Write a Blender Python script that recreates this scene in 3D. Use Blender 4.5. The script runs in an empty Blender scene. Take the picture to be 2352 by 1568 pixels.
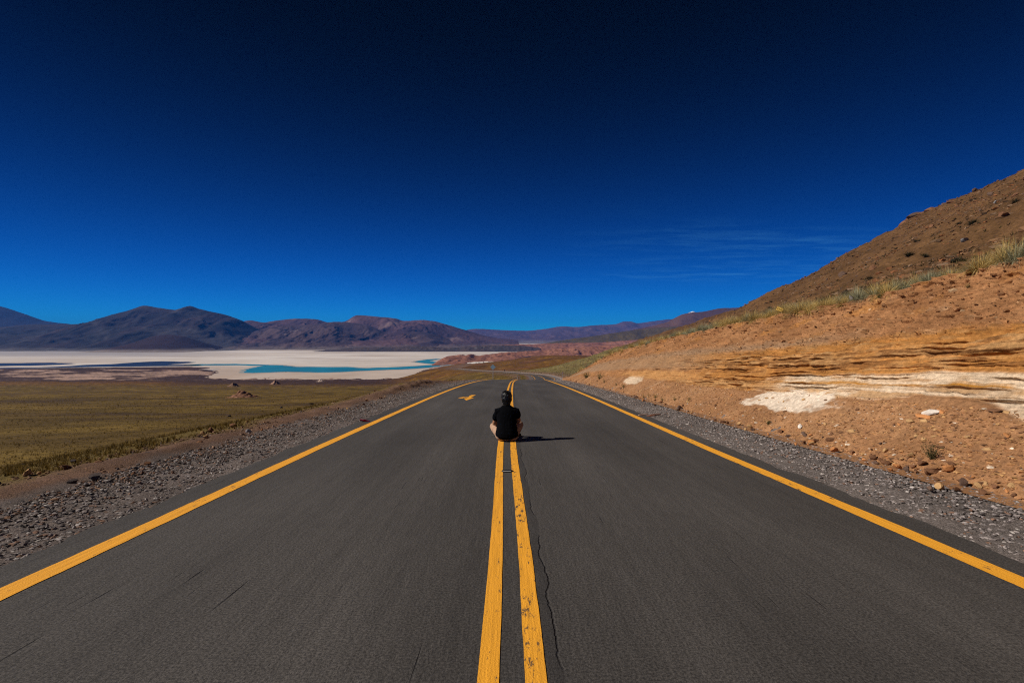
import bpy, bmesh, math, random
import numpy as np
from mathutils import Vector, Matrix, Quaternion

R = math.radians
random.seed(7)
rng = np.random.default_rng(7)
sc = bpy.context.scene
COL = sc.collection

# ------------------------------------------------------------------ camera
F, UC, VH, CZ = 1111.0, 1176.0, 776.0, 1.45      # focal length and horizon on a 2352-wide picture, eye height
cd = bpy.data.cameras.new('camera'); cam = bpy.data.objects.new('camera', cd); COL.objects.link(cam)
cd.sensor_width = 36; cd.lens = F / 2352 * 36; cd.clip_start = 0.05; cd.clip_end = 120000
cam.location = (0, 0, CZ); cam.rotation_euler = (R(90) - math.atan((784 - VH) / F), 0, 0)
sc.camera = cam

# ------------------------------------------------------------------ sky and sun
SUN_EL, SUN_AZ = R(36), R(187)       # azimuth counted from +X towards +Y : low sun on the left, a touch behind
world = bpy.data.worlds.new('World'); sc.world = world; world.use_nodes = True
wn = world.node_tree; wn.nodes.clear()
sky = wn.nodes.new('ShaderNodeTexSky'); sky.sky_type = 'NISHITA'; sky.sun_disc = False
sky.sun_elevation = SUN_EL; sky.sun_rotation = R(90) - SUN_AZ
sky.altitude = 4200; sky.air_density = 1.0; sky.dust_density = 0.0; sky.ozone_density = 6.0
# the deep polarised blue of the photograph: the sky seen at right angles to the sun, all the way round, darker aloft
tc = wn.nodes.new('ShaderNodeTexCoord'); sp = wn.nodes.new('ShaderNodeSeparateXYZ'); cb = wn.nodes.new('ShaderNodeCombineXYZ')
pw_ = wn.nodes.new('ShaderNodeMath'); pw_.operation = 'MULTIPLY'
om = wn.nodes.new('ShaderNodeMath'); om.operation = 'SUBTRACT'; om.inputs[0].default_value = 1.0
sq = wn.nodes.new('ShaderNodeMath'); sq.operation = 'SQRT'; sq.use_clamp = True
wn.links.new(tc.outputs['Generated'], sp.inputs[0]); wn.links.new(sp.outputs[2], pw_.inputs[0]); wn.links.new(sp.outputs[2], pw_.inputs[1])
wn.links.new(pw_.outputs[0], om.inputs[1]); wn.links.new(om.outputs[0], sq.inputs[0])
wn.links.new(sq.outputs[0], cb.inputs[1]); wn.links.new(sp.outputs[2], cb.inputs[2]); wn.links.new(cb.outputs[0], sky.inputs[0])
gam = wn.nodes.new('ShaderNodeGamma'); gam.inputs['Gamma'].default_value = 2.0
tint = wn.nodes.new('ShaderNodeMix'); tint.data_type = 'RGBA'; tint.blend_type = 'MULTIPLY'
tint.inputs['Factor'].default_value = 1.0; tint.inputs['B'].default_value = (0.004, 0.119, 0.146, 1)
high = wn.nodes.new('ShaderNodeMapRange'); high.interpolation_type = 'SMOOTHSTEP'
for i_, v_ in enumerate((.12, .60, 1.0, .02)): high.inputs[i_ + 1].default_value = v_
wn.links.new(sp.outputs[2], high.inputs[0])
dk = wn.nodes.new('ShaderNodeMix'); dk.data_type = 'RGBA'; dk.blend_type = 'MULTIPLY'; dk.inputs['Factor'].default_value = 1.0
bg = wn.nodes.new('ShaderNodeBackground'); bg.inputs['Strength'].default_value = 0.1
wo = wn.nodes.new('ShaderNodeOutputWorld')
wn.links.new(sky.outputs[0], gam.inputs[0]); wn.links.new(gam.outputs[0], tint.inputs['A'])
wn.links.new(tint.outputs['Result'], dk.inputs['A']); wn.links.new(high.outputs[0], dk.inputs['B'])
wn.links.new(dk.outputs['Result'], bg.inputs['Color']); wn.links.new(bg.outputs[0], wo.inputs[0])

sd = bpy.data.lights.new('sun', 'SUN'); sun = bpy.data.objects.new('sun', sd); COL.objects.link(sun)
sd.energy = 5.0; sd.angle = R(0.53); sd.color = (1.0, 0.93, 0.84)
sundir = Vector((math.cos(SUN_EL) * math.cos(SUN_AZ), math.cos(SUN_EL) * math.sin(SUN_AZ), math.sin(SUN_EL)))
sun.rotation_mode = 'QUATERNION'; sun.rotation_quaternion = sundir.to_track_quat('Z', 'Y')
sun.location = (-40, -10, 40)

sc.view_settings.view_transform = 'Standard'; sc.view_settings.look = 'None'
sc.view_settings.exposure = 0.0; sc.view_settings.gamma = 1.0; sc.view_settings.use_curve_mapping = False
sc.cycles.max_bounces = 5; sc.cycles.diffuse_bounces = 2; sc.cycles.transparent_max_bounces = 12
sc.cycles.volume_bounces = 0
sc.cycles.use_denoising = False; sc.cycles.filter_width = 1.15      # keep the grain of asphalt and gravel
sc.cycles.sample_clamp_indirect = 2.0

# ------------------------------------------------------------------ number helpers
def sstep(a, b, x):
    t = np.clip((np.asarray(x, float) - a) / (b - a), 0, 1); return t * t * (3 - 2 * t)

def pchip(xs, ys):
    xs = np.array(xs, float); ys = np.array(ys, float)
    h = np.diff(xs); d = np.diff(ys) / h; m = np.zeros_like(ys)
    for i in range(1, len(xs) - 1):
        if d[i - 1] * d[i] > 0:
            w1 = 2 * h[i] + h[i - 1]; w2 = h[i] + 2 * h[i - 1]
            m[i] = (w1 + w2) / (w1 / d[i - 1] + w2 / d[i])
    m[0] = d[0]; m[-1] = d[-1]
    def fn(x):
        x = np.asarray(x, float); i = np.clip(np.searchsorted(xs, x) - 1, 0, len(xs) - 2)
        t = np.clip((x - xs[i]) / h[i], 0, 1)
        return ((2*t**3 - 3*t**2 + 1) * ys[i] + (t**3 - 2*t**2 + t) * h[i] * m[i]
                + (-2*t**3 + 3*t**2) * ys[i+1] + (t**3 - t**2) * h[i] * m[i+1])
    return fn

_perm = np.random.default_rng(11).permutation(4096).astype(np.int64)
def _hash(ix, iy, s):
    return _perm[(_perm[(_perm[ix & 4095] + iy) & 4095] + s * 131) & 4095]
_ga = np.random.default_rng(12).random(4096) * 2 * math.pi
_gx, _gy = np.cos(_ga), np.sin(_ga)
def perlin(x, y, s=0):
    x = np.asarray(x, float); y = np.asarray(y, float)
    ix = np.floor(x).astype(np.int64); iy = np.floor(y).astype(np.int64)
    fx = x - ix; fy = y - iy
    u = fx**3 * (fx * (fx * 6 - 15) + 10); v = fy**3 * (fy * (fy * 6 - 15) + 10)
    def g(a, b):
        k = _hash(ix + a, iy + b, s); return _gx[k] * (fx - a) + _gy[k] * (fy - b)
    n0 = g(0, 0) * (1 - u) + g(1, 0) * u; n1 = g(0, 1) * (1 - u) + g(1, 1) * u
    return (n0 * (1 - v) + n1 * v) * 1.5
def fbm(x, y, o=4, s=0, gain=.5):
    r = 0; a = 1; f = 1; t = 0
    for i in range(o):
        r = r + a * perlin(np.asarray(x) * f + i * 17.3, np.asarray(y) * f - i * 9.1, s + i); t += a; a *= gain; f *= 2.03
    return r / t
def ridged(x, y, o=4, s=0):
    r = 0; a = 1; f = 1; t = 0
    for i in range(o):
        r = r + a * (1 - np.abs(perlin(np.asarray(x) * f + i * 7.7, np.asarray(y) * f + i * 3.1, s + i)) * 2); t += a; a *= .5; f *= 2.1
    return r / t
def rnd1(i, s=0):
    i = np.asarray(i).astype(np.int64); return _perm[(_perm[i & 4095] + s * 97) & 4095] / 4095.0
def lerp3(c0, c1, w):
    return np.asarray(c0) * (1 - w[..., None]) + np.asarray(c1) * w[..., None]

def P(u, v, y):
    return Vector(((u - UC) / F * y, y, CZ + (VH - v) / F * y))

# ------------------------------------------------------------------ object helpers
def tag(o, label=None, cat=None, group=None, kind=None):
    if label: o['label'] = label
    if cat: o['category'] = cat
    if group: o['group'] = group
    if kind: o['kind'] = kind
    return o
def link(name, me, mat=None, parent=None):
    o = bpy.data.objects.new(name, me); COL.objects.link(o)
    if mat is not None: me.materials.append(mat)
    if parent is not None: o.parent = parent
    return o
def empty(name, loc=(0, 0, 0), rz=0):
    o = bpy.data.objects.new(name, None); COL.objects.link(o); o.location = loc; o.rotation_euler[2] = rz
    o.empty_display_size = .1
    return o
def mesh_np(name, V, faces, col=None, uv=None, smooth=True):
    V = np.ascontiguousarray(V, dtype=np.float32); faces = np.ascontiguousarray(faces, dtype=np.int32)
    k = faces.shape[1]; me = bpy.data.meshes.new(name)
    me.vertices.add(len(V)); me.vertices.foreach_set('co', V.ravel())
    me.loops.add(faces.size); me.loops.foreach_set('vertex_index', faces.ravel())
    me.polygons.add(len(faces)); me.polygons.foreach_set('loop_start', np.arange(0, faces.size, k, dtype=np.int32))
    me.update(calc_edges=True)
    me.polygons.foreach_set('use_smooth', np.full(len(faces), smooth, dtype=bool))
    if col is not None:
        a = me.attributes.new('Col', 'FLOAT_COLOR', 'POINT')
        c = np.ones((len(V), 4), np.float32); c[:, :3] = col; a.data.foreach_set('color', c.ravel())
    if uv is not None:
        l = me.uv_layers.new(name='UVMap')
        l.data.foreach_set('uv', np.ascontiguousarray(np.asarray(uv, np.float32)[faces.ravel()]).ravel())
    me.validate(); me.update()
    return me
def grid_faces(n, m, flip=False):
    i = np.arange(n - 1)[:, None] * m + np.arange(m - 1)[None, :]
    q = np.stack([i, i + m, i + m + 1, i + 1], -1).reshape(-1, 4)
    return q[:, ::-1] if flip else q
def grid_mesh(name, X, Y, Z, col=None, uv=None, flip=False, smooth=True):
    n, m = X.shape
    return mesh_np(name, np.stack([X, Y, Z], -1).reshape(-1, 3), grid_faces(n, m, flip),
                   None if col is None else col.reshape(-1, 3), None if uv is None else uv.reshape(-1, 2), smooth)
def bm_obj(name, bm, mat, parent=None, smooth=False):
    me = bpy.data.meshes.new(name); bm.to_mesh(me); bm.free()
    if smooth: me.polygons.foreach_set('use_smooth', [True] * len(me.polygons))
    return link(name, me, mat, parent)
def bm_box(bm, c, s, rot=None, bevel=0):
    r = bmesh.ops.create_cube(bm, size=1.0); vs = r['verts']
    for v in vs: v.co = Vector((v.co.x * s[0], v.co.y * s[1], v.co.z * s[2]))
    if bevel:
        es = list({e for v in vs for e in v.link_edges})
        b = bmesh.ops.bevel(bm, geom=es, offset=bevel, segments=2, affect='EDGES')
        vs = list({v for f in b['faces'] for v in f.verts} | {v for v in vs if v.is_valid})
    for v in vs:
        if rot is not None: v.co = rot @ v.co
        v.co += Vector(c)
def bm_cyl(bm, p0, p1, r0, r1=None, seg=12):
    p0 = Vector(p0); p1 = Vector(p1); r1 = r0 if r1 is None else r1
    q = (p1 - p0).to_track_quat('Z', 'Y'); ring = []
    for p, r in ((p0, r0), (p1, r1)):
        ring.append([bm.verts.new(p + q @ Vector((r * math.cos(2*math.pi*i/seg), r * math.sin(2*math.pi*i/seg), 0))) for i in range(seg)])
    for i in range(seg):
        bm.faces.new((ring[0][i], ring[0][(i+1) % seg], ring[1][(i+1) % seg], ring[1][i]))
    bm.faces.new(ring[0][::-1]); bm.faces.new(ring[1])

# ------------------------------------------------------------------ materials
class NT:
    def __init__(s, name):
        s.m = bpy.data.materials.new(name); s.m.use_nodes = True; s.t = s.m.node_tree; s.t.nodes.clear()
        s.out = s.n('ShaderNodeOutputMaterial'); s.b = s.n('ShaderNodeBsdfPrincipled'); s.l(s.b.outputs[0], s.out.inputs[0])
        s.b.inputs['Specular IOR Level'].default_value = .25
    def n(s, k, **kw):
        x = s.t.nodes.new(k)
        for a, b in kw.items(): setattr(x, a, b)
        return x
    def l(s, a, b): s.t.links.new(a, b)
    def noise(s, vec, scale, detail=3, rough=.55):
        x = s.n('ShaderNodeTexNoise'); x.inputs['Scale'].default_value = scale; x.inputs['Detail'].default_value = detail
        x.inputs['Roughness'].default_value = rough
        if vec is not None: s.l(vec, x.inputs['Vector'])
        return x.outputs['Fac']
    def rng(s, v, a, b, c, d):
        x = s.n('ShaderNodeMapRange'); s.l(v, x.inputs[0])
        for i, k in enumerate((a, b, c, d)): x.inputs[i + 1].default_value = k
        return x.outputs[0]
    def math(s, op, a, b=None):
        x = s.n('ShaderNodeMath', operation=op)
        for i, k in enumerate((a, b)):
            if k is None: continue
            if isinstance(k, (int, float)): x.inputs[i].default_value = k
            else: s.l(k, x.inputs[i])
        return x.outputs[0]
    def mix(s, fac, a, b, mode='MIX'):
        x = s.n('ShaderNodeMix', data_type='RGBA', blend_type=mode)
        for key, k in (('Factor', fac), ('A', a), ('B', b)):
            if isinstance(k, (int, float)): x.inputs[key].default_value = k
            elif isinstance(k, (tuple, list)): x.inputs[key].default_value = tuple(k) + ((1,) if len(k) == 3 else ())
            else: s.l(k, x.inputs[key])
        return x.outputs['Result']
    def bump(s, h, strength=.5, dist=.01, normal=None):
        x = s.n('ShaderNodeBump'); x.inputs['Strength'].default_value = strength; x.inputs['Distance'].default_value = dist
        s.l(h, x.inputs['Height'])
        if normal is not None: s.l(normal, x.inputs['Normal'])
        return x.outputs[0]
    def vmul(s, vec, k):
        x = s.n('ShaderNodeVectorMath', operation='MULTIPLY'); s.l(vec, x.inputs[0]); x.inputs[1].default_value = k
        return x.outputs[0]

def earth(name, base=None, var=((3, .35), (25, .35)), bumps=((20, .5, .03),), rough=.95, spec=.1, obj_random=0, coord='pos'):
    """soil, stone, plants: own colour (attribute Col or plain), broken up by noise, with fine relief"""
    t = NT(name); 
    vec = t.n('ShaderNodeNewGeometry').outputs['Position'] if coord == 'pos' else t.n('ShaderNodeTexCoord').outputs['Object']
    if base is None:
        c = t.n('ShaderNodeAttribute', attribute_name='Col').outputs['Color']
    else:
        r = t.n('ShaderNodeRGB'); r.outputs[0].default_value = tuple(base) + (1,); c = r.outputs[0]
    for sc_, am in var:
        f = t.rng(t.noise(vec, sc_, 4, .6), .3, .7, 1 - am, 1 + am)
        g = t.n('ShaderNodeCombineColor')
        for i in range(3): t.l(f, g.inputs[i])
        c = t.mix(1.0, c, g.outputs[0], 'MULTIPLY')
    if obj_random:
        oi = t.n('ShaderNodeObjectInfo'); f = t.rng(oi.outputs['Random'], 0, 1, 1 - obj_random, 1 + obj_random)
        g = t.n('ShaderNodeCombineColor')
        for i in range(3): t.l(f, g.inputs[i])
        c = t.mix(1.0, c, g.outputs[0], 'MULTIPLY')
    t.l(c, t.b.inputs['Base Color']); nrm = None
    for sc_, st, di in bumps:
        nrm = t.bump(t.noise(vec, sc_, 5, .65), st, di, nrm)
    if nrm is not None: t.l(nrm, t.b.inputs['Normal'])
    t.b.inputs['Roughness'].default_value = rough; t.b.inputs['Specular IOR Level'].default_value = spec
    return t.m

def plain(name, base, rough=.6, metal=0, spec=.3, var=0, scale=40):
    t = NT(name); t.b.inputs['Roughness'].default_value = rough; t.b.inputs['Metallic'].default_value = metal
    t.b.inputs['Specular IOR Level'].default_value = spec
    vec = t.n('ShaderNodeTexCoord').outputs['Object']
    f = t.noise(vec, scale, 4)
    c = t.mix(t.rng(f, .3, .7, 0, 1), tuple(k * (1 - var) for k in base), tuple(min(1, k * (1 + var)) for k in base))
    t.l(c, t.b.inputs['Base Color'])
    return t.m

def m_asphalt():
    t = NT('asphalt'); uv = t.n('ShaderNodeUVMap', uv_map='UVMap').outputs[0]
    sep = t.n('ShaderNodeSeparateXYZ'); t.l(uv, sep.inputs[0]); ax, al = sep.outputs[0], sep.outputs[1]
    agg = t.noise(uv, 70, 5, .8)                                     # aggregate
    st1 = t.noise(t.vmul(uv, (9, .22, 1)), 1.0, 4, .6)               # drag marks of the paver, along the road
    st2 = t.noise(t.vmul(uv, (26, 4.5, 1)), 1.0, 4, .7)
    blo = t.noise(t.vmul(uv, (.55, .16, 1)), 1.0, 3)                 # broad wear
    c = t.mix(t.rng(agg, .40, .60, 0, 1), (.031, .028, .026), (.098, .088, .080))
    for f, a, b in ((st1, .90, 1.10), (st2, .86, 1.14), (blo, .76, 1.28)):
        k = t.rng(f, .3, .7, a, b); g = t.n('ShaderNodeCombineColor')
        for i in range(3): t.l(k, g.inputs[i])
        c = t.mix(1.0, c, g.outputs[0], 'MULTIPLY')
    for x0_ in (-2.45, -1.0, 1.05, 2.5):            # polished wheel tracks
        tr0 = t.rng(t.math('ABSOLUTE', t.math('SUBTRACT', ax, x0_)), 0, .42, 1.13, 1.0); g = t.n('ShaderNodeCombineColor')
        for i in range(3): t.l(tr0, g.inputs[i])
        c = t.mix(1.0, c, g.outputs[0], 'MULTIPLY')
    # pale chips
    chip = t.rng(t.noise(uv, 260, 2, .8), .70, .76, 0, 1)
    c = t.mix(t.math('MULTIPLY', chip, .5), c, (.30, .27, .25))
    # cold joint of the two lanes, ragged, just right of the centre lines
    w = t.rng(t.noise(t.vmul(uv, (0, 1.3, 1)), 1.0, 5, .65), .3, .7, -.035, .035)
    d = t.math('SUBTRACT', t.math('ADD', ax, w), .235)
    da = t.math('ABSOLUTE', d)
    crack = t.rng(da, .003, .009, 1, 0)
    dark = t.math('MULTIPLY', t.rng(d, -.09, -.05, 0, 1), t.rng(d, 0, .012, 1, 0))
    c = t.mix(t.math('MULTIPLY', dark, .38), c, (.022, .020, .020))
    gap = t.rng(t.noise(t.vmul(uv, (0, .5, 1)), 1.0, 2), .47, .56, 0, 1)
    crk = t.math('MULTIPLY', crack, gap)
    c = t.mix(t.math('MULTIPLY', crk, .38), c, (.008, .007, .007))
    # short tearing cracks along the lanes
    tear = t.math('MULTIPLY', t.rng(t.noise(t.vmul(uv, (30, 1.1, 1)), 1.0, 2, .5), .68, .73, 0, 1),
                  t.rng(t.noise(t.vmul(uv, (1.2, .5, 1)), 1.0, 2), .5, .62, 0, 1))
    c = t.mix(t.math('MULTIPLY', tear, .8), c, (.012, .011, .011))
    t.l(c, t.b.inputs['Base Color'])
    hgt = t.math('ADD', t.math('MULTIPLY', agg, .6), t.math('MULTIPLY', st2, .55))
    hgt = t.math('SUBTRACT', hgt, t.math('ADD', t.math('MULTIPLY', crk, 1.5), t.math('MULTIPLY', tear, .8)))
    t.l(t.bump(hgt, .75, .012), t.b.inputs['Normal'])
    t.b.inputs['Roughness'].default_value = .88; t.b.inputs['Specular IOR Level'].default_value = .22
    return t.m

def m_paint(name, wear):
    t = NT(name); uv = t.n('ShaderNodeUVMap', uv_map='UVMap').outputs[0]
    agg = t.noise(uv, 95, 3, .7); st2 = t.noise(t.vmul(uv, (38, 1.6, 1)), 1.0, 3, .6)
    c = t.mix(t.rng(agg, .3, .7, 0, 1), (.78, .335, .022), (.92, .42, .034))
    k = t.rng(st2, .3, .7, .88, 1.1); g = t.n('ShaderNodeCombineColor')
    for i in range(3): t.l(k, g.inputs[i])
    c = t.mix(1.0, c, g.outputs[0], 'MULTIPLY')
    hole = t.math('ADD', t.noise(t.vmul(uv, (26, 7, 1)), 1.0, 5, .75), t.math('MULTIPLY', t.noise(t.vmul(uv, (3, .6, 1)), 1.0, 2), .35))
    c = t.mix(t.rng(hole, wear, wear + .05, 0, .92), c, (.05, .045, .042))
    t.l(c, t.b.inputs['Base Color']); t.b.inputs['Roughness'].default_value = .8
    t.l(t.bump(t.math('ADD', agg, st2), .6, .008), t.b.inputs['Normal'])
    return t.m

M_ASPH = m_asphalt()
M_PAINT = m_paint('yellow_road_paint', .775)
M_PAINTW = m_paint('worn_yellow_road_paint', .735)
M_GROUND = earth('steppe_ground', None, ((.03, .25), (.35, .3), (2.6, .35), (9, .35)), ((1.2, .4, .25), (9, .55, .08)))
M_BANK = earth('road_cut_soil', None, ((1.2, .16), (14, .3), (60, .25)), ((9, .45, .06), (45, .55, .02)))
M_GRAVEL = earth('gravel', None, ((1.0, .2), (40, .5), (110, .4)), ((60, .8, .03),))
M_STONE = earth('stone', None, ((9, .25), (60, .2)), ((25, .4, .02),), obj_random=.18, coord='obj')
M_PEB = earth('pebble', None, ((30, .2),), ())
M_SALT = earth('salt', None, ((.004, .06), (.02, .08)), ())
M_MTN = earth('mountain_rock', None, ((.004, .16), (.02, .13), (.09, .10)), ((.015, .25, 10),))
M_LOWHILL = earth('red_earth', None, ((.012, .2), (.07, .3), (.4, .25)), ((.06, .5, 3), (.3, .4, .8)))
M_GRASS = earth('dry_grass', None, ((6, .2),), (), rough=.8, obj_random=.15)
nt_ = M_GRASS.node_tree                      # thin blades let the light through
pb_ = next(n for n in nt_.nodes if n.type == 'BSDF_PRINCIPLED'); ou_ = next(n for n in nt_.nodes if n.type == 'OUTPUT_MATERIAL')
tl_ = nt_.nodes.new('ShaderNodeBsdfTranslucent'); mx_ = nt_.nodes.new('ShaderNodeMixShader'); mx_.inputs[0].default_value = .28
nt_.links.new(pb_.inputs['Base Color'].links[0].from_socket, tl_.inputs['Color']); nt_.links.new(pb_.outputs[0], mx_.inputs[1]); nt_.links.new(tl_.outputs[0], mx_.inputs[2]); nt_.links.new(mx_.outputs[0], ou_.inputs[0])

# ------------------------------------------------------------------ the lie of the land
SALT_Z = CZ - 70
_cx = pchip([-20, 2, 8.7, 20, 35, 63, 105, 172, 225, 298, 352, 407, 470, 540, 600],
            [0, 0, -.09, -.12, -.05, .85, 5.2, 11.3, 12.0, 3.0, -5, -15, -27, -48, -75])
def xc(y): return _cx(np.clip(y, -20, 600))
_zfar = pchip([63, 100, 130, 150, 172, 225, 298, 352, 407, 519, 620, 900, 1100, 1300, 1600, 3000],
              [-3.981, -7.65, -10.35, -11.75, -12.85, -16.0, -20.3, -23.5, -26.7, -33.4, -37, -46, -57, -68.5, -74, -78])
def zr(y):
    y = np.asarray(y, float)
    near = -.049 * y - .000388 * np.clip(y - 15, 0, 60)**2
    return np.where(y < 63, near, _zfar(np.clip(y, 63, 3000)))
_drop = pchip([-20, 0, 5, 10, 20, 40, 80, 160, 320, 500, 700, 830, 1000, 3000],
              [2.3, 2.6, 2.7, 3.0, 4.5, 7, 11.5, 19, 33, 47, 61, 70.2, 73, 80])
def zl(y): return CZ - _drop(np.clip(y, -20, 3000))
# lip of the road cut: offset from the road axis and height above the road
_lipx = pchip([-20, 5, 9.8, 15.2, 20.8, 32, 42, 50, 57, 70], [10.6, 10.5, 10.35, 10.0, 9.9, 9.35, 8.5, 7.0, 5.9, 5.6])
_liph = pchip([-20, 5, 9.8, 15.2, 20.8, 32, 42, 50, 57, 70, 90], [4.0, 3.75, 3.55, 3.2, 3.15, 2.85, 2.4, 1.15, .35, .25, .3])
_zR = pchip([-20, 60, 140, 160.6, 176, 180.7, 184, 199.5, 227, 263, 297, 400, 600, 900, 1500, 3000],
            [60, 56, 50.3, 49.3, 47.5, 46.0, 43.8, 39.4, 33.3, 25.3, 21.2, 4, -18, -31, -56, -76])
_hn = pchip([0, 2, 10, 30, 70, 110, 130, 138, 150, 260, 500], [0, .006, .035, .14, .45, .79, .965, 1.0, .985, .8, .7])
TOE = 5.5
def face_x(h, H, W):
    """offset from the toe at height h on a cut face of height H and width W : scree, harder beds, rubble, lip"""
    k = H / 3.3
    h1, h2, h3 = .8 * k, 1.7 * k, H - .35 * k
    w1, w2, w4 = h1 / .66, (h2 - h1) / 1.05, .35 * k / 1.3
    w3 = np.maximum(W - w1 - w2 - w4, .2 * k)
    return np.where(h < h1, h / .66, np.where(h < h2, w1 + (h - h1) / 1.05,
           np.where(h < h3, w1 + w2 + (h - h2) / np.maximum(h3 - h2, 1e-3) * w3, w1 + w2 + w3 + (h - h3) / 1.3)))
_fh = np.linspace(0, 1, 41)
def face_h(d, y):
    """height above the road at distance d beyond the toe (inverse of face_x)"""
    H = _liph(np.clip(y, -20, 90)); W = _lipx(np.clip(y, -20, 70)) - TOE
    d = np.asarray(d, float); out = np.zeros_like(d + H)
    tx = np.stack([face_x(f * H, H, W) for f in _fh]); end = tx[-1]
    for i in range(40):
        m = (d >= tx[i]) & (d < tx[i + 1])
        out = np.where(m, (_fh[i] + (d - tx[i]) / np.maximum(tx[i + 1] - tx[i], 1e-6) * (_fh[i+1] - _fh[i])) * H, out)
    return np.where(d >= end, H, out), end
def land(x, y):
    """smooth shape of the land : road bed, plain on the left, cut and hillside on the right"""
    x = np.asarray(x, float); y = np.asarray(y, float); r = zr(y); c = xc(y)
    o = x - c
    w = sstep(0, 1, (-5.6 - o) / (6 + .14 * np.clip(y, 0, 2000)))
    left = r * (1 - w) + np.minimum(zl(y), r) * w
    h, end = face_h(o - TOE, y)
    hill = r + h
    db = o - TOE - end
    zt = r + _liph(np.clip(y, -20, 90))
    far = zt + (_zR(np.clip(y, -20, 3000)) - zt) * _hn(np.clip(db, 0, 500))
    far = far - 9 * sstep(330, 440, y) * (1 - sstep(500, 800, y)) * sstep(10, 45, o)
    hill = np.where(db > 0, far, hill)
    # low brown flats that carry the left shore further out
    flat = SALT_Z + 2.2 + 2.6 * fbm(x / 120, y / 70, 4, 91)
    k = sstep(-.50, -.68, x / np.maximum(y, 1)) * sstep(640, 760, y) * (1 - sstep(1040, 1110, y))
    left = np.where(k > 0, np.maximum(left, flat * k + (SALT_Z - 6) * (1 - k)), left)
    return np.where(o < 0, left, hill)
def corridor(x, y):
    o = np.asarray(x, float) - xc(y)
    hi = np.where(y < 66, _lipx(np.clip(y, -20, 70)) + 1.2, 7.2)
    return sstep(-8.3, -7.5, o) * (1 - sstep(hi, hi + 1.0, o))
def relief(x, y):
    """humps and hollows of the open land, none on the road"""
    o = np.abs(np.asarray(x, float) - xc(y)); a = np.clip(.02 + .003 * y, 0, 2.2)
    k = sstep(7, 22, o) * (y < 3000)
    z = a * fbm(x / 38, y / 38, 5, 3) + np.clip(.01 + .002 * y, 0, .8) * fbm(x / 6, y / 6, 3, 8)
    hillk = sstep(15, 60, np.asarray(x) - xc(y)) * (y < 420)
    z = z + hillk * (2.6 * (ridged(x / 30, y / 46, 5, 21) - .5) + 1.0 * fbm(x / 7, y / 7, 4, 27))
    return z * k
def surf(x, y): return land(x, y) + relief(x, y)
def hit(u, v, y0=3.0, y1=1500):
    """the point of the ground that the picture position looks at"""
    ys = np.geomspace(y0, y1, 1600); x = (u - UC) / F * ys; ray = CZ + (VH - v) / F * ys
    d = ray - surf(x, ys); i = np.argmax(d < 0)
    if not (d < 0).any(): i = -1
    return Vector((x[i], ys[i], float(surf(x[i], ys[i]))))

# ------------------------------------------------------------------ ground sheet
aa = np.linspace(-1.75, 1.75, 1000); yy = np.geomspace(1.0, 1750, 400)
Yg, Ag = np.meshgrid(yy, aa, indexing='ij'); Xg = Ag * Yg
Zs = surf(Xg, Yg); Zg = Zs - .4 * corridor(Xg, Yg)
o = Xg - xc(Yg)
n1 = fbm(Xg / 55, Yg / 55, 4, 41); n2 = fbm(Xg / 9, Yg / 14, 4, 45); n3 = fbm(Xg / 240, Yg / 160, 4, 49)
olive = np.array((.098, .060, .013)); straw = np.array((.165, .104, .021)); brown = np.array((.090, .046, .019)); umber = np.array((.050, .034, .030))
white = np.array((.33, .28, .26)); hillc = np.array((.112, .058, .026)); green = np.array((.160, .124, .046)); redd = np.array((.21, .095, .055))
c = lerp3(olive, straw, sstep(-.25, .45, n2 + .3 * n1))
c = lerp3(c, brown, sstep(0, .5, n1 + .5 * n3) * (.35 + .5 * sstep(60, 300, Yg)))
nb_s = fbm(Xg / 75, Yg / 22, 4, 57)
c = lerp3(c, np.array((.062, .036, .020)), sstep(.10, .42, nb_s) * .8)
c = lerp3(c, np.array((.125, .066, .030)), sstep(.30, .6, fbm(Xg / 30, Yg / 12, 4, 58)) * .6)
c = lerp3(c, umber, sstep(-46, -57, Zs + 6 * n3) * (Xg < 60))
c = lerp3(c, np.array((.046, .031, .027)), sstep(-36, -45, Zs + 5 * n3) * sstep(-.78, -.62, Ag + .06 * n3) * (1 - sstep(-.30, -.20, Ag)) * .9)
crust = sstep(.02, .2, fbm(Xg / 120, Yg / 60, 5, 61) - .10 + .25 * sstep(-63, -68, Zs)) * sstep(-57.5, -62, Zs + 3 * n1)
c = lerp3(c, white, crust * (Xg < -20))
c = lerp3(c, c * np.array((1.12, .86, .70)), sstep(330, 520, Yg))
hr = sstep(6, 14, o); grn = hr * sstep(70, 110, Yg) * (1 - sstep(330, 400, Yg)) * (1 - sstep(60, 110, o + 12 * n1)) * (1 - sstep(.19, .27, Ag))
hl = hr * (1 - grn) * (Yg < 520)
c = lerp3(c, hillc * (1 + .35 * n2[..., None]), hl * .95)
c = lerp3(c, green * (1 + .3 * n2[..., None]), grn)
c = lerp3(c, redd, sstep(.1, .6, n1) * hr * .5 * (Yg > 420))
c = lerp3(c, np.array((.15, .078, .043)), sstep(-11 - .02 * Yg, -7, o) * (1 - sstep(-7, -5, o)) * .75 * (Yg > 60))
c = lerp3(c, np.array((.16, .10, .07)), (1 - sstep(7, 15, np.abs(o))) * .8 * (Yg > 70))
me = grid_mesh('ground', Xg, Yg, Zg, c, flip=True)
tag(link('ground', me, M_GROUND), 'open steppe and hillside around the road', kind='structure')

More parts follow.
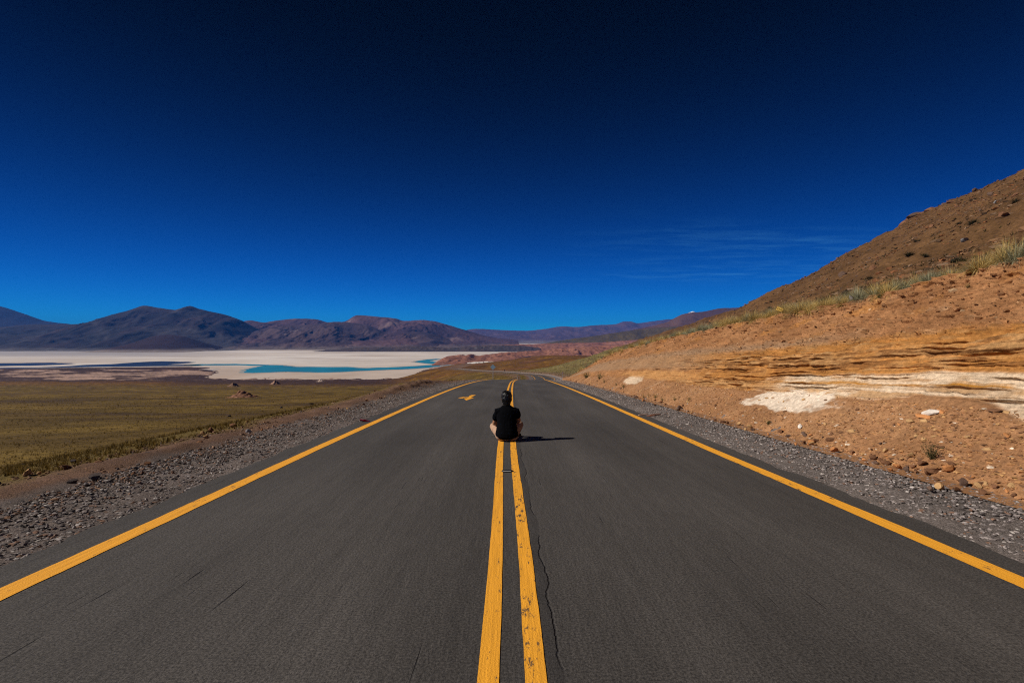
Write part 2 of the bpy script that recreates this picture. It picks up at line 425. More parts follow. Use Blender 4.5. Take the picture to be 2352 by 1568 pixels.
# salt basin : one flat sheet out to the horizon
aa = np.linspace(-1.9, 1.9, 260); yy = np.geomspace(560, 12500, 200)
Yb, Ab = np.meshgrid(yy, aa, indexing='ij'); Xb = Ab * Yb
nb = fbm(Xb / 900, Yb / 500, 5, 71); nc = fbm(Xb / 160, Yb / 420, 4, 75)
c = lerp3(np.array((.60, .525, .46)), np.array((.72, .66, .61)), sstep(-.3, .5, nb + .3 * nc))
c = lerp3(c, np.array((.46, .35, .275)), sstep(1350, 1000, Yb + 160 * nb) * (.55 + .45 * sstep(-.3, .3, nc)))
c = lerp3(c, np.array((.43, .345, .29)), sstep(.0, .45, fbm(Xb / 520, Yb / 130, 5, 79)) * .8)
c = lerp3(c, np.array((.22, .20, .21)), sstep(6000, 12000, Yb))
c = lerp3(c, np.array((.34, .32, .33)), sstep(-.5, -.8, Ab) * sstep(1600, 2100, Yb) * .8)  # far left greyed in the salt colour, standing in for lens vignette
tag(link('salt_flat', grid_mesh('salt_flat', Xb, Yb, np.full_like(Xb, SALT_Z), c, flip=True), M_SALT),
    'pale salt flat in the basin below the mountains', kind='structure')

def m_water(name, c, r=.25):
    t = NT(name); vec = t.n('ShaderNodeNewGeometry').outputs['Position']
    f = t.noise(vec, .012, 3); k = t.mix(t.rng(f, .3, .7, 0, 1), tuple(i * .7 for i in c), tuple(i * 1.15 for i in c))
    t.l(k, t.b.inputs['Base Color']); t.b.inputs['Roughness'].default_value = r; t.b.inputs['Specular IOR Level'].default_value = .25
    t.l(t.bump(t.noise(vec, 1.2, 3), .15, .05), t.b.inputs['Normal'])
    return t.m
M_WET = m_water('damp_salt', (.34, .36, .34), .6)
def lagoon(name, pts, mat, label, dz=.25, margin=0):
    """outline given as seen, laid out on the level of the basin"""
    w = []
    for i, (u, v) in enumerate(pts):
        y = (CZ - SALT_Z) * F / (v - VH); w.append(((u - UC) / F * y, y))
    out = []
    for i in range(len(w)):
        a, b = np.array(w[i]), np.array(w[(i + 1) % len(w)])
        for t in np.linspace(0, 1, 7)[:-1]:
            p = a * (1 - t) + b * t; L = np.linalg.norm(b - a)
            k = min(1, L / 60) * math.sin(math.pi * t)
            out.append((p[0] + k * 14 * float(perlin(p[0] / 40, p[1] / 40, 5)), p[1] + k * 14 * float(perlin(p[0] / 40, p[1] / 40, 6)), SALT_Z + dz))
    if margin:                              # damp pale rim round the water
        n_ = len(out); ring = []
        ar_ = sum(out[i][0] * out[(i + 1) % n_][1] - out[(i + 1) % n_][0] * out[i][1] for i in range(n_)); sg = 1 if ar_ > 0 else -1
        for i in range(n_):
            a, b = np.array(out[i - 1][:2]), np.array(out[(i + 1) % n_][:2]); d = b - a; d = d / (np.linalg.norm(d) + 1e-6)
            k = margin * (.6 + .9 * abs(float(perlin(out[i][0] / 60, out[i][1] / 60, 8)))); ring.append((out[i][0] + sg * d[1] * k, out[i][1] - sg * d[0] * k, SALT_Z + .1))
        V_ = np.array([(p[0], p[1], SALT_Z + .1) for p in out] + ring); F_ = np.array([(i, (i + 1) % n_, n_ + (i + 1) % n_, n_ + i) for i in range(n_)])
        if sg > 0: F_ = F_[:, ::-1]
        tag(link('wet_shore', mesh_np('wet_shore', V_, F_, smooth=False), M_WET), 'pale damp rim around the ' + label, kind='structure')
    bm = bmesh.new(); vs = [bm.verts.new(p) for p in out]; f = bm.faces.new(vs)
    bmesh.ops.triangulate(bm, faces=[f]); bmesh.ops.recalc_face_normals(bm, faces=bm.faces[:])
    if sum(f.normal.z for f in bm.faces) < 0: bmesh.ops.reverse_faces(bm, faces=bm.faces[:])
    return tag(bm_obj(name, bm, mat), label, kind='structure')
Z2 = lambda x, y: (459.4 + x * .26857, 780.9 + y * .26857)
Z1 = lambda x, y: (x * .19532, 780.9 + y * .19532)
M_TEAL = m_water('turquoise_water', (.030, .285, .300)); M_SLATE = m_water('slate_blue_water', (.022, .035, .05), .35)
lagoon('lagoon', [Z2(*p) for p in [(390,265),(420,245),(520,225),(600,213),(700,215),(760,222),(850,230),(1000,230),(1250,230),(1400,240),(1600,235),
    (1750,228),(1950,215),(2040,210),(1990,203),(1900,195),(1835,188),(1850,180),(1950,165),(2020,160),(2060,163),(1960,178),(2000,185),(2150,190),
    (2300,195),(2345,198),(2250,206),(2100,216),(1950,236),(1800,246),(1550,256),(1350,264),(1200,273),(1100,276),(900,274),(750,269),(600,276),(450,281),(380,278)]],
    M_TEAL, 'turquoise lagoon along the near edge of the salt flat', margin=11)
lagoon('lagoon', [Z2(*p) for p in [(-140,212),(0,205),(300,203),(590,212),(560,222),(350,215),(0,216),(-140,218)]], M_TEAL, 'thin turquoise arm of the lagoon reaching left')
lagoon('lagoon', [Z1(*p) for p in [(-300,332),(300,324),(450,321),(850,304),(1000,292),(1300,284),(1600,262),(1900,249),(2010,251),(2230,257),(2270,266),(2100,279),
    (1950,292),(2200,291),(2352,291),(2352,301),(1500,311),(1000,317),(400,329),(-300,345)]], M_SLATE, 'dark slate blue water on the left of the salt flat', margin=9)
lagoon('lagoon', [Z1(*p) for p in [(-300,278),(0,273),(600,266),(900,276),(700,290),(350,301),(0,306),(-300,312)]], M_SLATE, 'narrow dark water strip at the far left of the salt flat')

# ------------------------------------------------------------------ mountains and low hills
def ridge_hill(name, label, crest, yc, zb, front, back, mat, colf, n=300, m=110, pw=1.3, gul=.35, L=300, seed=1, rough=.02, warp=.5, jag=.6, fan=.35):
    us = np.array([p[0] for p in crest], float); vs = np.array([p[1] for p in crest], float)
    u = np.linspace(us[0], us[-1], n); v = pchip(us, vs)(u) + jag * fbm(u / 14, u * 0 + seed * 3.3, 4, seed)
    y0 = pchip(*zip(*yc))(u) if isinstance(yc, list) else np.full(n, float(yc))
    a = (u - UC) / F; zc = np.maximum(CZ + (VH - v) / F * y0, zb)
    mf = int(m * .78); s = np.concatenate([-np.linspace(1, 0, mf)**1.15, np.linspace(0, 1, m - mf + 1)[1:]])
    S, A = np.meshgrid(s, a, indexing='ij'); Y0 = np.broadcast_to(y0, S.shape); ZC = np.broadcast_to(zc, S.shape)
    Y = Y0 + np.where(S < 0, S * front, S * back)
    X = A * Y0 * (1 - fan) + A * Y * fan
    H = ZC - zb; pr = (1 - np.abs(S))**pw
    wx = X / L + warp * fbm(X / L / 1.7, Y / L / 1.7, 3, seed + 5)
    g = ridged(wx, Y / L * .45 + wx * .25, 5, seed + 9) - .55
    mid = (1 - np.abs(S)) * np.abs(S) * 4
    Z = zb + H * pr + H * gul * g * mid**.8 * (.4 + .6 * pr) + H * rough * fbm(X / L * 5, Y / L * 5, 4, seed + 2) * sstep(0, .12, np.abs(S))
    Z = np.where(np.abs(S) > .995, zb - 3, Z)
    return tag(link(name, grid_mesh(name, X, Y, Z, colf(X, Y, Z, S, H, seed), flip=True), mat), label, kind='structure')
def cmix(lo, hi, acc=None, sc_=220, thr=(.1, .5)):
    def f(X, Y, Z, S, H, seed):
        k = sstep(-.4, .5, fbm(X / sc_, Y / sc_ * .6, 4, seed + 30))
        c = lerp3(np.array(lo), np.array(hi), k)
        if acc is not None: c = lerp3(c, np.array(acc), sstep(thr[0], thr[1], fbm(X / sc_ * 1.7, Y / sc_ * .5, 4, seed + 36)))
        return c
    return f
def streaked(base, pale):
    def f(X, Y, Z, S, H, seed):
        k = fbm((Z * 2.4 + X * .55) / 150, (X - 2 * Z) / 1300, 5, seed + 61)
        return lerp3(base(X, Y, Z, S, H, seed), np.array(pale), sstep(.02, .40, k) * .75)
    return f
def footed(base, foot, zb, top):
    def f(X, Y, Z, S, H, seed):
        c = base(X, Y, Z, S, H, seed)
        return lerp3(c, np.array(foot), (1 - sstep(zb, zb + top, Z + top * .3 * fbm(X / 200, Y / 200, 3, seed + 50))) * (S < 0))
    return f
q2 = lambda x, y: (x * .26857, 660.4 + y * .26857)
q3 = lambda x, y: (574.2 + x * .26857, 660.4 + y * .26857)
q4 = lambda x, y: (1148.4 + x * .24425, 631.6 + y * .24425)
DK, PU = (.013, .013, .015), (.032, .023, .025)
ridge_hill('mountain', 'dark volcano flank at the left edge behind the big mountain', [(-700, 712), (-420, 700), (-200, 692), (-60, 692), (0, 703), (60, 722), (110, 738), (160, 744), (260, 760), (330, 790)],
           6000, -69, 1600, 1500, M_MTN, cmix(DK, (.028, .022, .024)), seed=3, gul=.15, L=900)
ridge_hill('mountain', 'big twin peaked dark mountain on the left behind the salt flat', [(-560, 742), (-300, 755), (-100, 752)] + [q2(*p) for p in [(0,335),(300,315),(640,312),(780,300),(930,240),(1100,195),(1240,155),(1370,175),
           (1510,190),(1625,157),(1700,180),(1800,205),(1900,225),(2050,275),(2200,360),(2352,440)]] + [(665, 792), (690, 797)],
           3900, -69, 1350, 1500, M_MTN, footed(streaked(cmix(DK, PU, (.040, .026, .026)), (.062, .056, .060)), (.11, .10, .10), -69, 20), seed=14, n=460, m=150, gul=.36, L=420, pw=1.25)
ridge_hill('mountain', 'small rounded dark cone in front of the big mountain', [(200, 810)] + [q2(*p) for p in [(950,545),(1150,470),(1300,420),(1440,402),(1560,415),(1700,460),(1850,530),(1900,552)]] + [(560, 808)],
           2750, -69, 420, 500, M_MTN, footed(cmix((.024, .012, .012), (.036, .019, .018)), (.26, .215, .19), -69, 20), seed=5, gul=.10, L=260, pw=1.0, n=160, m=70)
ridge_hill('mountain', 'broad purple brown mountain range behind the middle of the salt flat', [(480, 770), (540, 745)] + [q3(*p) for p in [(0,280),(120,298),(200,285),(420,265),(560,270),(690,300),(800,292),(920,236),(1000,240),(1100,250),(1200,258),
           (1250,265),(1320,285),(1470,277),(1560,285),(1680,315),(1780,345),(1850,365)]] + [(1090, 764), (1130, 774), (1170, 779), (1190, 780)],
           4700, -69, 1850, 1500, M_MTN, footed(cmix((.052, .031, .037), (.115, .062, .060), (.24, .16, .14), sc_=420, thr=(.22, .6)), (.16, .125, .115), -69, 34), seed=23, n=460, m=170, gul=.46, L=430, pw=1.35)
ridge_hill('mountain', 'dark lower spur in front of the purple range', [(520, 800), (560, 778), (600, 757), (650, 748), (720, 745), (770, 739), (816, 742), (843, 746), (864, 754), (896, 768), (920, 766), (945, 761), (975, 763), (1004, 769), (1035, 780), (1062, 790), (1090, 796)],
           3900, -69, 1100, 800, M_MTN, footed(cmix((.045, .030, .036), (.095, .060, .056), (.21, .15, .125), thr=(.3, .6)), (.15, .12, .11), -69, 26), seed=31, n=360, m=130, gul=.45, L=300, pw=1.4)
ridge_hill('mountain', 'long far purple range on the skyline above the road', [(1030, 768), (1071, 758), (1084, 755.5), (1100, 755), (1138, 757)] + [q4(*p) for p in [(240,523),(430,505),(590,482),(720,488),(880,472),(1080,462),(1110,455),(1170,435),(1230,437),(1290,452),
           (1380,442),(1500,425),(1600,415),(1800,412)]] + [(1700, 745), (1800, 770)],
           9500, -69, 3600, 2500, M_MTN, footed(cmix((.075, .045, .055), (.115, .068, .070)), (.19, .155, .135), -69, 60), seed=37, n=380, gul=.36, L=700, pw=1.35)
ridge_hill('mountain', 'tiny snow capped summit peeking over the brown hill', [(1562, 726), (1575, 720.5), (1584, 717.2), (1591, 714.8), (1598, 717.2), (1608, 720), (1625, 727)],
           7500, 230, 300, 300, M_MTN, cmix((.8, .8, .82), (.85, .85, .86)), seed=2, n=60, m=30, gul=.1, L=900)
ridge_hill('hill', 'bare dark brown hill beyond the roadside slope', [q4(1100, 560), q4(1250, 515)] + [q4(*p) for p in [(1420,480),(1560,445),(1650,400),(1720,368),(1800,352),(1900,345),(2100,310),(2200,308),(2300,298),(2352,290)]] + [(1800, 690), (1900, 690), (2000, 730), (2100, 776)],
           4300, -69, 1100, 900, M_MTN, cmix((.075, .038, .026), (.115, .060, .038)), seed=43, n=300, gul=.22, L=420)
ridge_hill('hill', 'long olive green slope rising to the right in the distance', [(1225, 791)] + [q4(*p) for p in [(430,640),(600,610),(900,570),(1100,540),(1300,512),(1600,487),(1900,474)]] + [(1760, 742), (2000, 760)],
           3500, -66, 520, 800, M_LOWHILL, cmix((.070, .050, .018), (.115, .080, .030)), seed=47, n=300, gul=.25, L=260)
ridge_hill('hill', 'dark low ridge along the far shore of the salt flat', [(600, 809)] + [q3(*p) for p in [(250,548),(600,538),(900,515),(1150,508),(1300,505),(1560,503),(1650,514),(1900,500),(2100,491)]] + [(1190, 793), (1240, 799)],
           2650, -69, 200, 220, M_LOWHILL, cmix((.05, .042, .042), (.09, .062, .052), (.22, .19, .17), sc_=90, thr=(.35, .7)), seed=53, n=360, m=50, gul=.4, L=60, jag=1.2, pw=.9)
RL, RH_ = (.20, .085, .052), (.29, .130, .082)
ridge_hill('hill', 'broad red earth terrace beyond the salt arm', [(1040, 801), (1084, 795)] + [q4(*p) for p in [(0,655),(300,648),(480,642),(1000,630),(1250,610)]] + [(1600, 778), (1750, 785)],
           3000, -69, 440, 500, M_LOWHILL, cmix(RL, RH_, (.33, .19, .14), sc_=120, thr=(.35, .7)), seed=59, n=360, m=80, gul=.40, L=70, jag=1.0, pw=.75)
ridge_hill('hill', 'red earth headland reaching into the lagoon', [(1006, 829)] + [q3(*p) for p in [(1640,607),(1700,585),(1800,575),(1840,579),(1885,568),(1930,585),(2000,576),(2150,556),(2352,545)]] + [(1260, 802), (1330, 797), (1420, 792), (1520, 790), (1640, 792)],
           [(1006, 1480), (1100, 1620), (1260, 1900), (1400, 2000), (1640, 2000)], -70, 300, 300, M_LOWHILL, cmix(RL, RH_, (.36, .21, .15), sc_=70, thr=(.4, .75)), seed=67, n=420, m=90, gul=.45, L=48, jag=1.1, pw=.7)
# white crust at the foot of the headland, low mounds by the near shore
SL = (.62, .58, .54)
ridge_hill('salt_crust', 'knobbly white salt crust at the foot of the red headland', [(1040, 838), (1055, 833.5), (1080, 832), (1100, 831), (1125, 830), (1145, 832), (1165, 836.5)], 1330, -69, 26, 40, M_SALT, cmix(SL, (.72, .69, .66)), seed=71, n=160, m=30, gul=.8, L=9, jag=1.6, pw=.6)
ridge_hill('salt_crust', 'white crusted bank on the near shore right of the lagoon', [(855, 866), (880, 861), (915, 860), (950, 859), (990, 857), (1010, 860), (1040, 858), (1060, 863)], [(855, 960), (1060, 1010)], -69, 34, 40, M_SALT, cmix((.45, .40, .38), (.70, .66, .63), (.22, .15, .12), sc_=40, thr=(.2, .5)), seed=73, n=160, m=30, gul=.8, L=12, jag=1.2, pw=.6)
ridge_hill('salt_crust', 'grey white crusted hummocks on the left shore', [(120, 874), (170, 868), (240, 863), (300, 861), (360, 856), (420, 852), (470, 849), (520, 851), (560, 854), (585, 858), (610, 862)], [(120, 900), (400, 1010), (610, 1120)], -69, 75, 60, M_SALT, cmix((.28, .25, .25), (.50, .46, .45), (.14, .09, .075), sc_=50, thr=(.15, .5)), seed=79, n=240, m=50, gul=.8, L=22, jag=.9, pw=.6)
ridge_hill('hill', 'dark brown low bank along the left shore of the water', [(-500, 846), (-200, 846), (0, 846.5), (80, 846), (160, 844.5), (240, 844), (330, 843), (420, 842.5), (480, 845), (520, 848)], [(-500, 1000), (520, 1130)], -69, 110, 26, M_LOWHILL, cmix((.040, .021, .016), (.070, .036, .027)), seed=83, n=300, m=50, gul=.5, L=40, jag=.5, pw=.5)

# ------------------------------------------------------------------ road
def axis_rows(y0, y1, k, dmin):
    ys = [y0]
    while ys[-1] < y1: ys.append(ys[-1] + max(dmin, k * abs(ys[-1])))
    return np.array(ys)
def frame(ys):
    x = xc(ys); dx = (xc(ys + .5) - xc(ys - .5)); L = np.sqrt(1 + dx * dx)
    return x, 1 / L, -dx / L                           # axis x, normal (pointing right)
def arclen(ys):
    x = xc(ys); return np.concatenate([[0], np.cumsum(np.hypot(np.diff(x), np.diff(ys)))]) + ys[0]
def strip(name, ys, offs, dz, mat, parent=None, edge=0.0, seed=0):
    """ribbon along the road axis between offsets, with slightly ragged edges"""
    x, nx, ny = frame(ys); s = arclen(ys); offs = np.asarray(offs, float)
    O = np.broadcast_to(offs, (len(ys), len(offs))).copy()
    if edge:
        O[:, 0] += edge * fbm(s * 1.3, s * 0 + seed, 5, seed, .65); O[:, -1] += edge * fbm(s * 1.3, s * 0 + seed + 9, 5, seed + 3, .65)
    X = x[:, None] + nx[:, None] * O; Y = ys[:, None] + ny[:, None] * O
    Z = np.broadcast_to(zr(ys)[:, None], X.shape) + dz
    uv = np.stack([O, np.broadcast_to(s[:, None], O.shape)], -1)
    return link(name, grid_mesh(name, X, Y, Z, uv=uv, flip=True), mat, parent)
ysr = axis_rows(-4.0, 590, .012, .12)
road = strip('road', ysr, np.linspace(-3.62, 3.72, 13), .0, M_ASPH, edge=.13, seed=2)
tag(road, 'two lane asphalt road running down towards the salt flat', kind='structure')
yl = axis_rows(-4.0, 590, .006, .05)
strip('centre_line', yl, (-.159, -.059), .004, M_PAINT, road, .006, 4)
strip('centre_line', yl, (.059, .159), .004, M_PAINTW, road, .010, 6)
strip('edge_line', yl, (-3.27, -3.10), .004, M_PAINT, road, .016, 8)
strip('edge_line', yl, (3.27, 3.44), .004, M_PAINT, road, .012, 12)
# lane arrow painted on the left lane (outline as it lies on the asphalt)
def on_road(u, v):
    ys = np.linspace(3, 70, 6000); ray = CZ + (VH - v) / F * ys; i = np.argmax(ray < zr(ys))
    return (u - UC) / F * ys[i], ys[i]
ar = [(345,668),(480,640),(840,597),(905,592),(925,612),(1250,600),(1370,470),(1500,432),(1890,412),(1420,655),(1745,662),(1430,765),(1060,892),(860,712),(1170,690),(1180,662),(860,662),(740,708),(480,690)]
bm = bmesh.new(); vs = []; uvl = None
for (x, y) in ar:
    wx, wy = on_road((1815 + x / 21.38) / 1.7415, (1560 + y / 21.38) / 1.7415)
    vs.append(bm.verts.new((wx, wy, float(zr(wy)) + .005)))
f = bm.faces.new(vs); bmesh.ops.triangulate(bm, faces=[f]); bmesh.ops.subdivide_edges(bm, edges=bm.edges[:], cuts=2, use_grid_fill=True)
for v in bm.verts: v.co.z = float(zr(v.co.y)) + .005
if sum(f.normal.z for f in bm.faces) < 0: bmesh.ops.reverse_faces(bm, faces=bm.faces[:])
uvl = bm.loops.layers.uv.new('UVMap')
for f in bm.faces:
    for l in f.loops: l[uvl].uv = (l.vert.co.x, l.vert.co.y)
bm_obj('painted_arrow', bm, M_PAINT, road)

# ------------------------------------------------------------------ gravel shoulders and the dirt verge on the left
gcol = np.array((.175, .148, .135)); dcol = np.array((.150, .086, .056))
def shoulder(name, sgn, width, label):
    ys = axis_rows(-4.0, 590, .010, .06); t = np.linspace(0, 1, 70)**1.1; offs = sgn * (3.45 + t * width)
    x, nx, ny = frame(ys); O = np.broadcast_to(offs, (len(ys), len(offs)))
    X = x[:, None] + nx[:, None] * O; Y = ys[:, None] + ny[:, None] * O; A = np.abs(O)
    rough = .030 * fbm(X * 3.1, Y * 3.1, 4, 5) + .022 * fbm(X * 11, Y * 11, 3, 9)
    Z = land(X, Y) - .03 + rough * sstep(3.6, 4.2, A) - .02 * sstep(3.7, 5.2, A)
    Z = Z - .06 * sstep(3.62, 3.5, A)
    n = fbm(X * .8, Y * .5, 4, 15)
    if sgn < 0:
        berm = .07 * np.exp(-((A - 5.65) / .40)**2) * sstep(-.5, .5, fbm(Y / 3.1, Y * 0, 3, 33) + .15) +   .38 * np.exp(-((A - 6.1) / .9)**2 - ((Y - 31) / 8.5)**2)
        Z = Z + berm * (1 + .5 * fbm(X * 2.3, Y * 2.3, 3, 29)) * (Y < 70) + .05 * fbm(X * 1.1, Y * 1.1, 3, 18) * sstep(4.2, 5, A)
        w = sstep(5.0, 5.45, A + .45 * n)
        c = lerp3(gcol * np.array((.78, .74, .72)) * (1 + .25 * n[..., None]), dcol * (1 + .35 * n[..., None]), w)
        g = sstep(5.75, 6.6, A + .6 * n)
        c = lerp3(c, np.array((.120, .082, .022)), g)
    else:
        w = sstep(5.35, 5.75, A + .2 * n) if width < 3 else sstep(5.6, 6.5, A + .3 * n)
        c = lerp3(gcol * (1 + .25 * n[..., None]), np.array((.22, .125, .075)), w)
    if sgn > 0: Z = Z - .45 * sstep(5.7, 6.2, A) * (1 - sstep(54, 60, Y))
    Z = Z - .5 * np.maximum(sstep(.87 if sgn < 0 else .86, 1, (A - 3.45) / width), 0)
    tag(link(name, grid_mesh(name, X, Y, Z, c, flip=sgn > 0), M_GRAVEL), label, kind='structure')
shoulder('gravel_shoulder', -1, 5.9, 'gravel and dirt verge left of the road')
shoulder('gravel_shoulder', 1, 3.6, 'grey gravel shoulder between road and cutting')

# ------------------------------------------------------------------ the road cut on the right
ysb = axis_rows(-3.0, 62, .0042, .024); nb_ = len(ysb)
tt = np.concatenate([np.linspace(-.06, 0, 6)[:-1], np.linspace(0, .245, 70)[:-1], np.linspace(.245, .52, 130)[:-1], np.linspace(.52, 1, 120)])
Hb = _liph(ysb); Wb = _lipx(ysb) - TOE
T, YB = np.meshgrid(tt, ysb, indexing='xy'); HB = Hb[:, None]; WB = Wb[:, None]
hB = np.clip(T, 0, 1) * HB; K = HB / 3.3
dB = face_x(hB, HB, WB); dB = np.where(T < 0, T * 6, dB)
# talus height wanders, beds dip gently away along the road
tal = .68 + .15 * fbm(YB / 2.6, YB * 0, 3, 101) + .14 * np.exp(-((YB - 7.6) / 1.3)**2) - .12 * np.exp(-((YB - 6.2) / .55)**2)
hn = hB / K
bedk = sstep(tal - .02, tal + .05, hn) * (1 - sstep(1.78, 2.0, hn + .10 * fbm(YB * .9, YB * 0, 3, 105)))
bedk = bedk * (1 - sstep(14, 21, YB)) + bedk * .35 * sstep(14, 21, YB) * (1 - sstep(30, 40, YB))
hw = hn + .05 * fbm(YB * .55, hn * 2, 3, 111) + .018 * fbm(YB * 2.6, hn * 6, 3, 113) + .010 * (YB - 8)
def beds(th, s):
    i = np.floor(hw / th); fr = hw / th - i
    r = rnd1(i + 400, s); r = r * .55 + .45 * sstep(-.35, .35, fbm(YB * (.55 + .5 * r) + 13 * r, i * 7.3, 3, s + 2))
    return r, fr
r1, f1 = beds(.105, 3); r2, f2 = beds(.047, 7)
push = bedk * (.20 * (r1 - .45) + .10 * (r2 - .5) - .06 * sstep(.16, .0, f1) * (r1 > .35))
ck = 0
for q_ in range(22):                       # open bedding cracks, each running for a stretch and fading out
    lv = .78 + .056 * q_ + .02 * math.sin(q_ * 5.1); gate = sstep(.00, .34, fbm(YB * .55 + q_ * 3.7, YB * 0 + q_ * 1.9, 3, 300 + q_))
    ck = np.maximum(ck, gate * np.exp(-((hw + .025 * fbm(YB * 1.3, YB * 0 + q_, 3, 340 + q_) - lv) / (.006 + .007 * gate))**2))
push = push - .15 * ck * bedk
rub = sstep(1.6, 1.9, hn)
push = push + rub * (.18 * fbm(YB * .9, hn * 1.8, 5, 121, .6) + .11 * np.maximum(0, ridged(YB * 2.4, hn * 5, 4, 125) - .45) * 3 + .08 * fbm(YB * 6, hn * 9, 3, 128))
lipk = sstep(.88, .97, T)
push = push + lipk * (.16 * fbm(YB * 1.7, hn * 2, 4, 127)) * K
talk = 1 - sstep(tal - .03, tal + .02, hn)
push = push + talk * (.05 * fbm(YB * .7, hn * 1.2, 3, 131) + .018 * fbm(YB * 6, hn * 7, 3, 135)) + .06 * talk * sstep(.5, .8, hn)
cav = .30 * sstep(.30, .60, fbm(YB * 1.3, hn * 4.5, 3, 141)) * rub * (.4 + .6 * sstep(2.0, 2.9, hn))
push = (push - cav) * np.clip(K, .15, 1) * (T > 0)
bx = xc(YB) + TOE + dB - push * .92; bz = zr(YB) - .03 + hB + push * .25 + .02 * fbm(YB * 5, dB * 5, 3, 143) * (T > .02)
# carry the mesh over the lip onto the grassy bench
ext = np.linspace(.12, 2.6, 26); ex = bx[:, -1:] + ext; ey = np.broadcast_to(ysb[:, None], ex.shape)
ez = surf(ex, ey) + .03 + .05 * fbm(ex * 2, ey * 2, 3, 149) - .6 * sstep(2.0, 2.6, ext)
ez = ez + (bz[:, -1:] - ez) * np.exp(-ext / .3)
# own colours of soil and beds
soil = np.array((.262, .122, .052)); soil2 = np.array((.350, .172, .076)); och = np.array((.395, .175, .048)); tan = np.array((.430, .235, .095)); wht = np.array((.60, .455, .315)); gry = np.array((.285, .178, .105)); talc = np.array((.300, .150, .070))
nA = fbm(YB * .55, hn * 1.3, 4, 151); nB = fbm(YB * 1.9, hn * 4, 4, 155); nC = fbm(YB * 5, hn * 11, 3, 158)
cb_ = lerp3(soil, soil2, sstep(-.3, .4, nA + .5 * nB))
cb_ = lerp3(cb_, och, sstep(.15, .5, fbm(YB * .8, hn * 1.6, 3, 161)) * .6)
cb_ = lerp3(cb_, np.array((.175, .078, .032)), sstep(.18, .5, fbm(YB * 2.3, hn * 5.5, 4, 163)) * .7)
cb_ = lerp3(cb_, np.array((.44, .27, .15)), sstep(.22, .55, fbm(YB * 1.5 + 7, hn * 4, 5, 165, .65)) * .6)
cb_ = lerp3(cb_, gry, sstep(1.1, 1.35, hn + .12 * nA) * (1 - sstep(1.95, 2.3, hn + .15 * nA)) * sstep(10.5, 13.5, YB + 2 * nA) * .85)
rr = .5 * r1 + .5 * r2
bed_c = lerp3(och, tan, sstep(.35, .7, rr + .25 * nB)); bed_c = lerp3(bed_c, np.array((.20, .078, .022)), sstep(.62, .78, r2) * .75)
r3, f3 = beds(.019, 17); bed_c = bed_c * (.72 + .5 * r3[..., None])
wtop = 1.20 + .07 * nA - .012 * (YB - 7); whk = sstep(wtop + .03, wtop - .03, hw) * (1 - sstep(11.6, 13.2, YB + .8 * nB))
wc = lerp3(wht * (.80 + .3 * r3[..., None]), tan, sstep(.45, .75, r2) * .75 + sstep(.96, .985, hw) * sstep(1.01, .99, hw) * .6)
bed_c = lerp3(bed_c, wc, whk)
fade = bedk * (1 - .5 * sstep(18, 26, YB))
cb_ = lerp3(cb_, bed_c, np.clip(fade * 1.15, 0, 1))
tcx = lerp3(talc, np.array((.375, .198, .095)), sstep(-.2, .5, nA + .4 * nC)); cb_ = lerp3(cb_, tcx, talk)
blob = np.exp(-((YB - 11.0) / 1.6)**2) * np.exp(-((hn - .56) / .19)**2)
cb_ = lerp3(cb_, np.array((.66, .54, .42)), sstep(.30, .42, blob + .55 * fbm(YB * 1.0, hn * 3.0, 6, 164, .68)) * (1 - .55 * sstep(.15, .4, fbm(YB * 2.2, hn * 5, 4, 168))))
blob2 = np.exp(-((YB - 25.0) / 1.7)**2) * np.exp(-((hn - .62) / .24)**2)
cb_ = lerp3(cb_, wht, sstep(.30, .42, blob2 + .50 * fbm(YB * .8, hn * 3, 6, 166, .68)) * (1 - .5 * sstep(.15, .4, fbm(YB * 1.6, hn * 5, 4, 169))))
och2 = np.exp(-((YB - 23) / 6.0)**2) * np.exp(-((hn - .95) / .22)**2)
cb_ = lerp3(cb_, np.array((.46, .235, .085)), sstep(.25, .6, och2 + .3 * nB) * .8)
strk = sstep(.25, .5, fbm(YB * 1.3 + hn * 3.0, hn * .6, 3, 171)) * np.exp(-((YB - 18.5) / 2.6)**2) * (1 - sstep(.6, .85, hn)) * sstep(.05, .2, hn)
cb_ = lerp3(cb_, wht * .85, strk * .6)
ec = np.broadcast_to(np.array((.24, .15, .085)), ex.shape + (3,))
Xa = np.concatenate([bx, ex], 1); Ya = np.concatenate([YB, ey], 1); Za = np.concatenate([bz, ez], 1); Ca = np.concatenate([cb_, ec], 1) * .93
tag(link('road_cut_bank', grid_mesh('road_cut_bank', Xa, Ya, Za, Ca, flip=True), M_BANK), 'steep road cut of layered ochre and white beds over brown scree', kind='structure')
def bank_pt(y, t):
    i = int(np.argmin(np.abs(ysb - y))); j = int(np.argmin(np.abs(tt - t)))
    p = Vector((bx[i, j], ysb[i], bz[i, j])); i2 = min(i + 2, nb_ - 1); j2 = min(j + 2, len(tt) - 1); i1 = max(i - 2, 0); j1 = max(j - 2, 0)
    n = (Vector((bx[i, j2], ysb[i], bz[i, j2])) - Vector((bx[i, j1], ysb[i], bz[i, j1]))).cross(Vector((bx[i2, j], ysb[i2], bz[i2, j])) - Vector((bx[i1, j], ysb[i1], bz[i1, j])))
    n.normalize()
    if n.z < 0: n.negate()
    return p, n
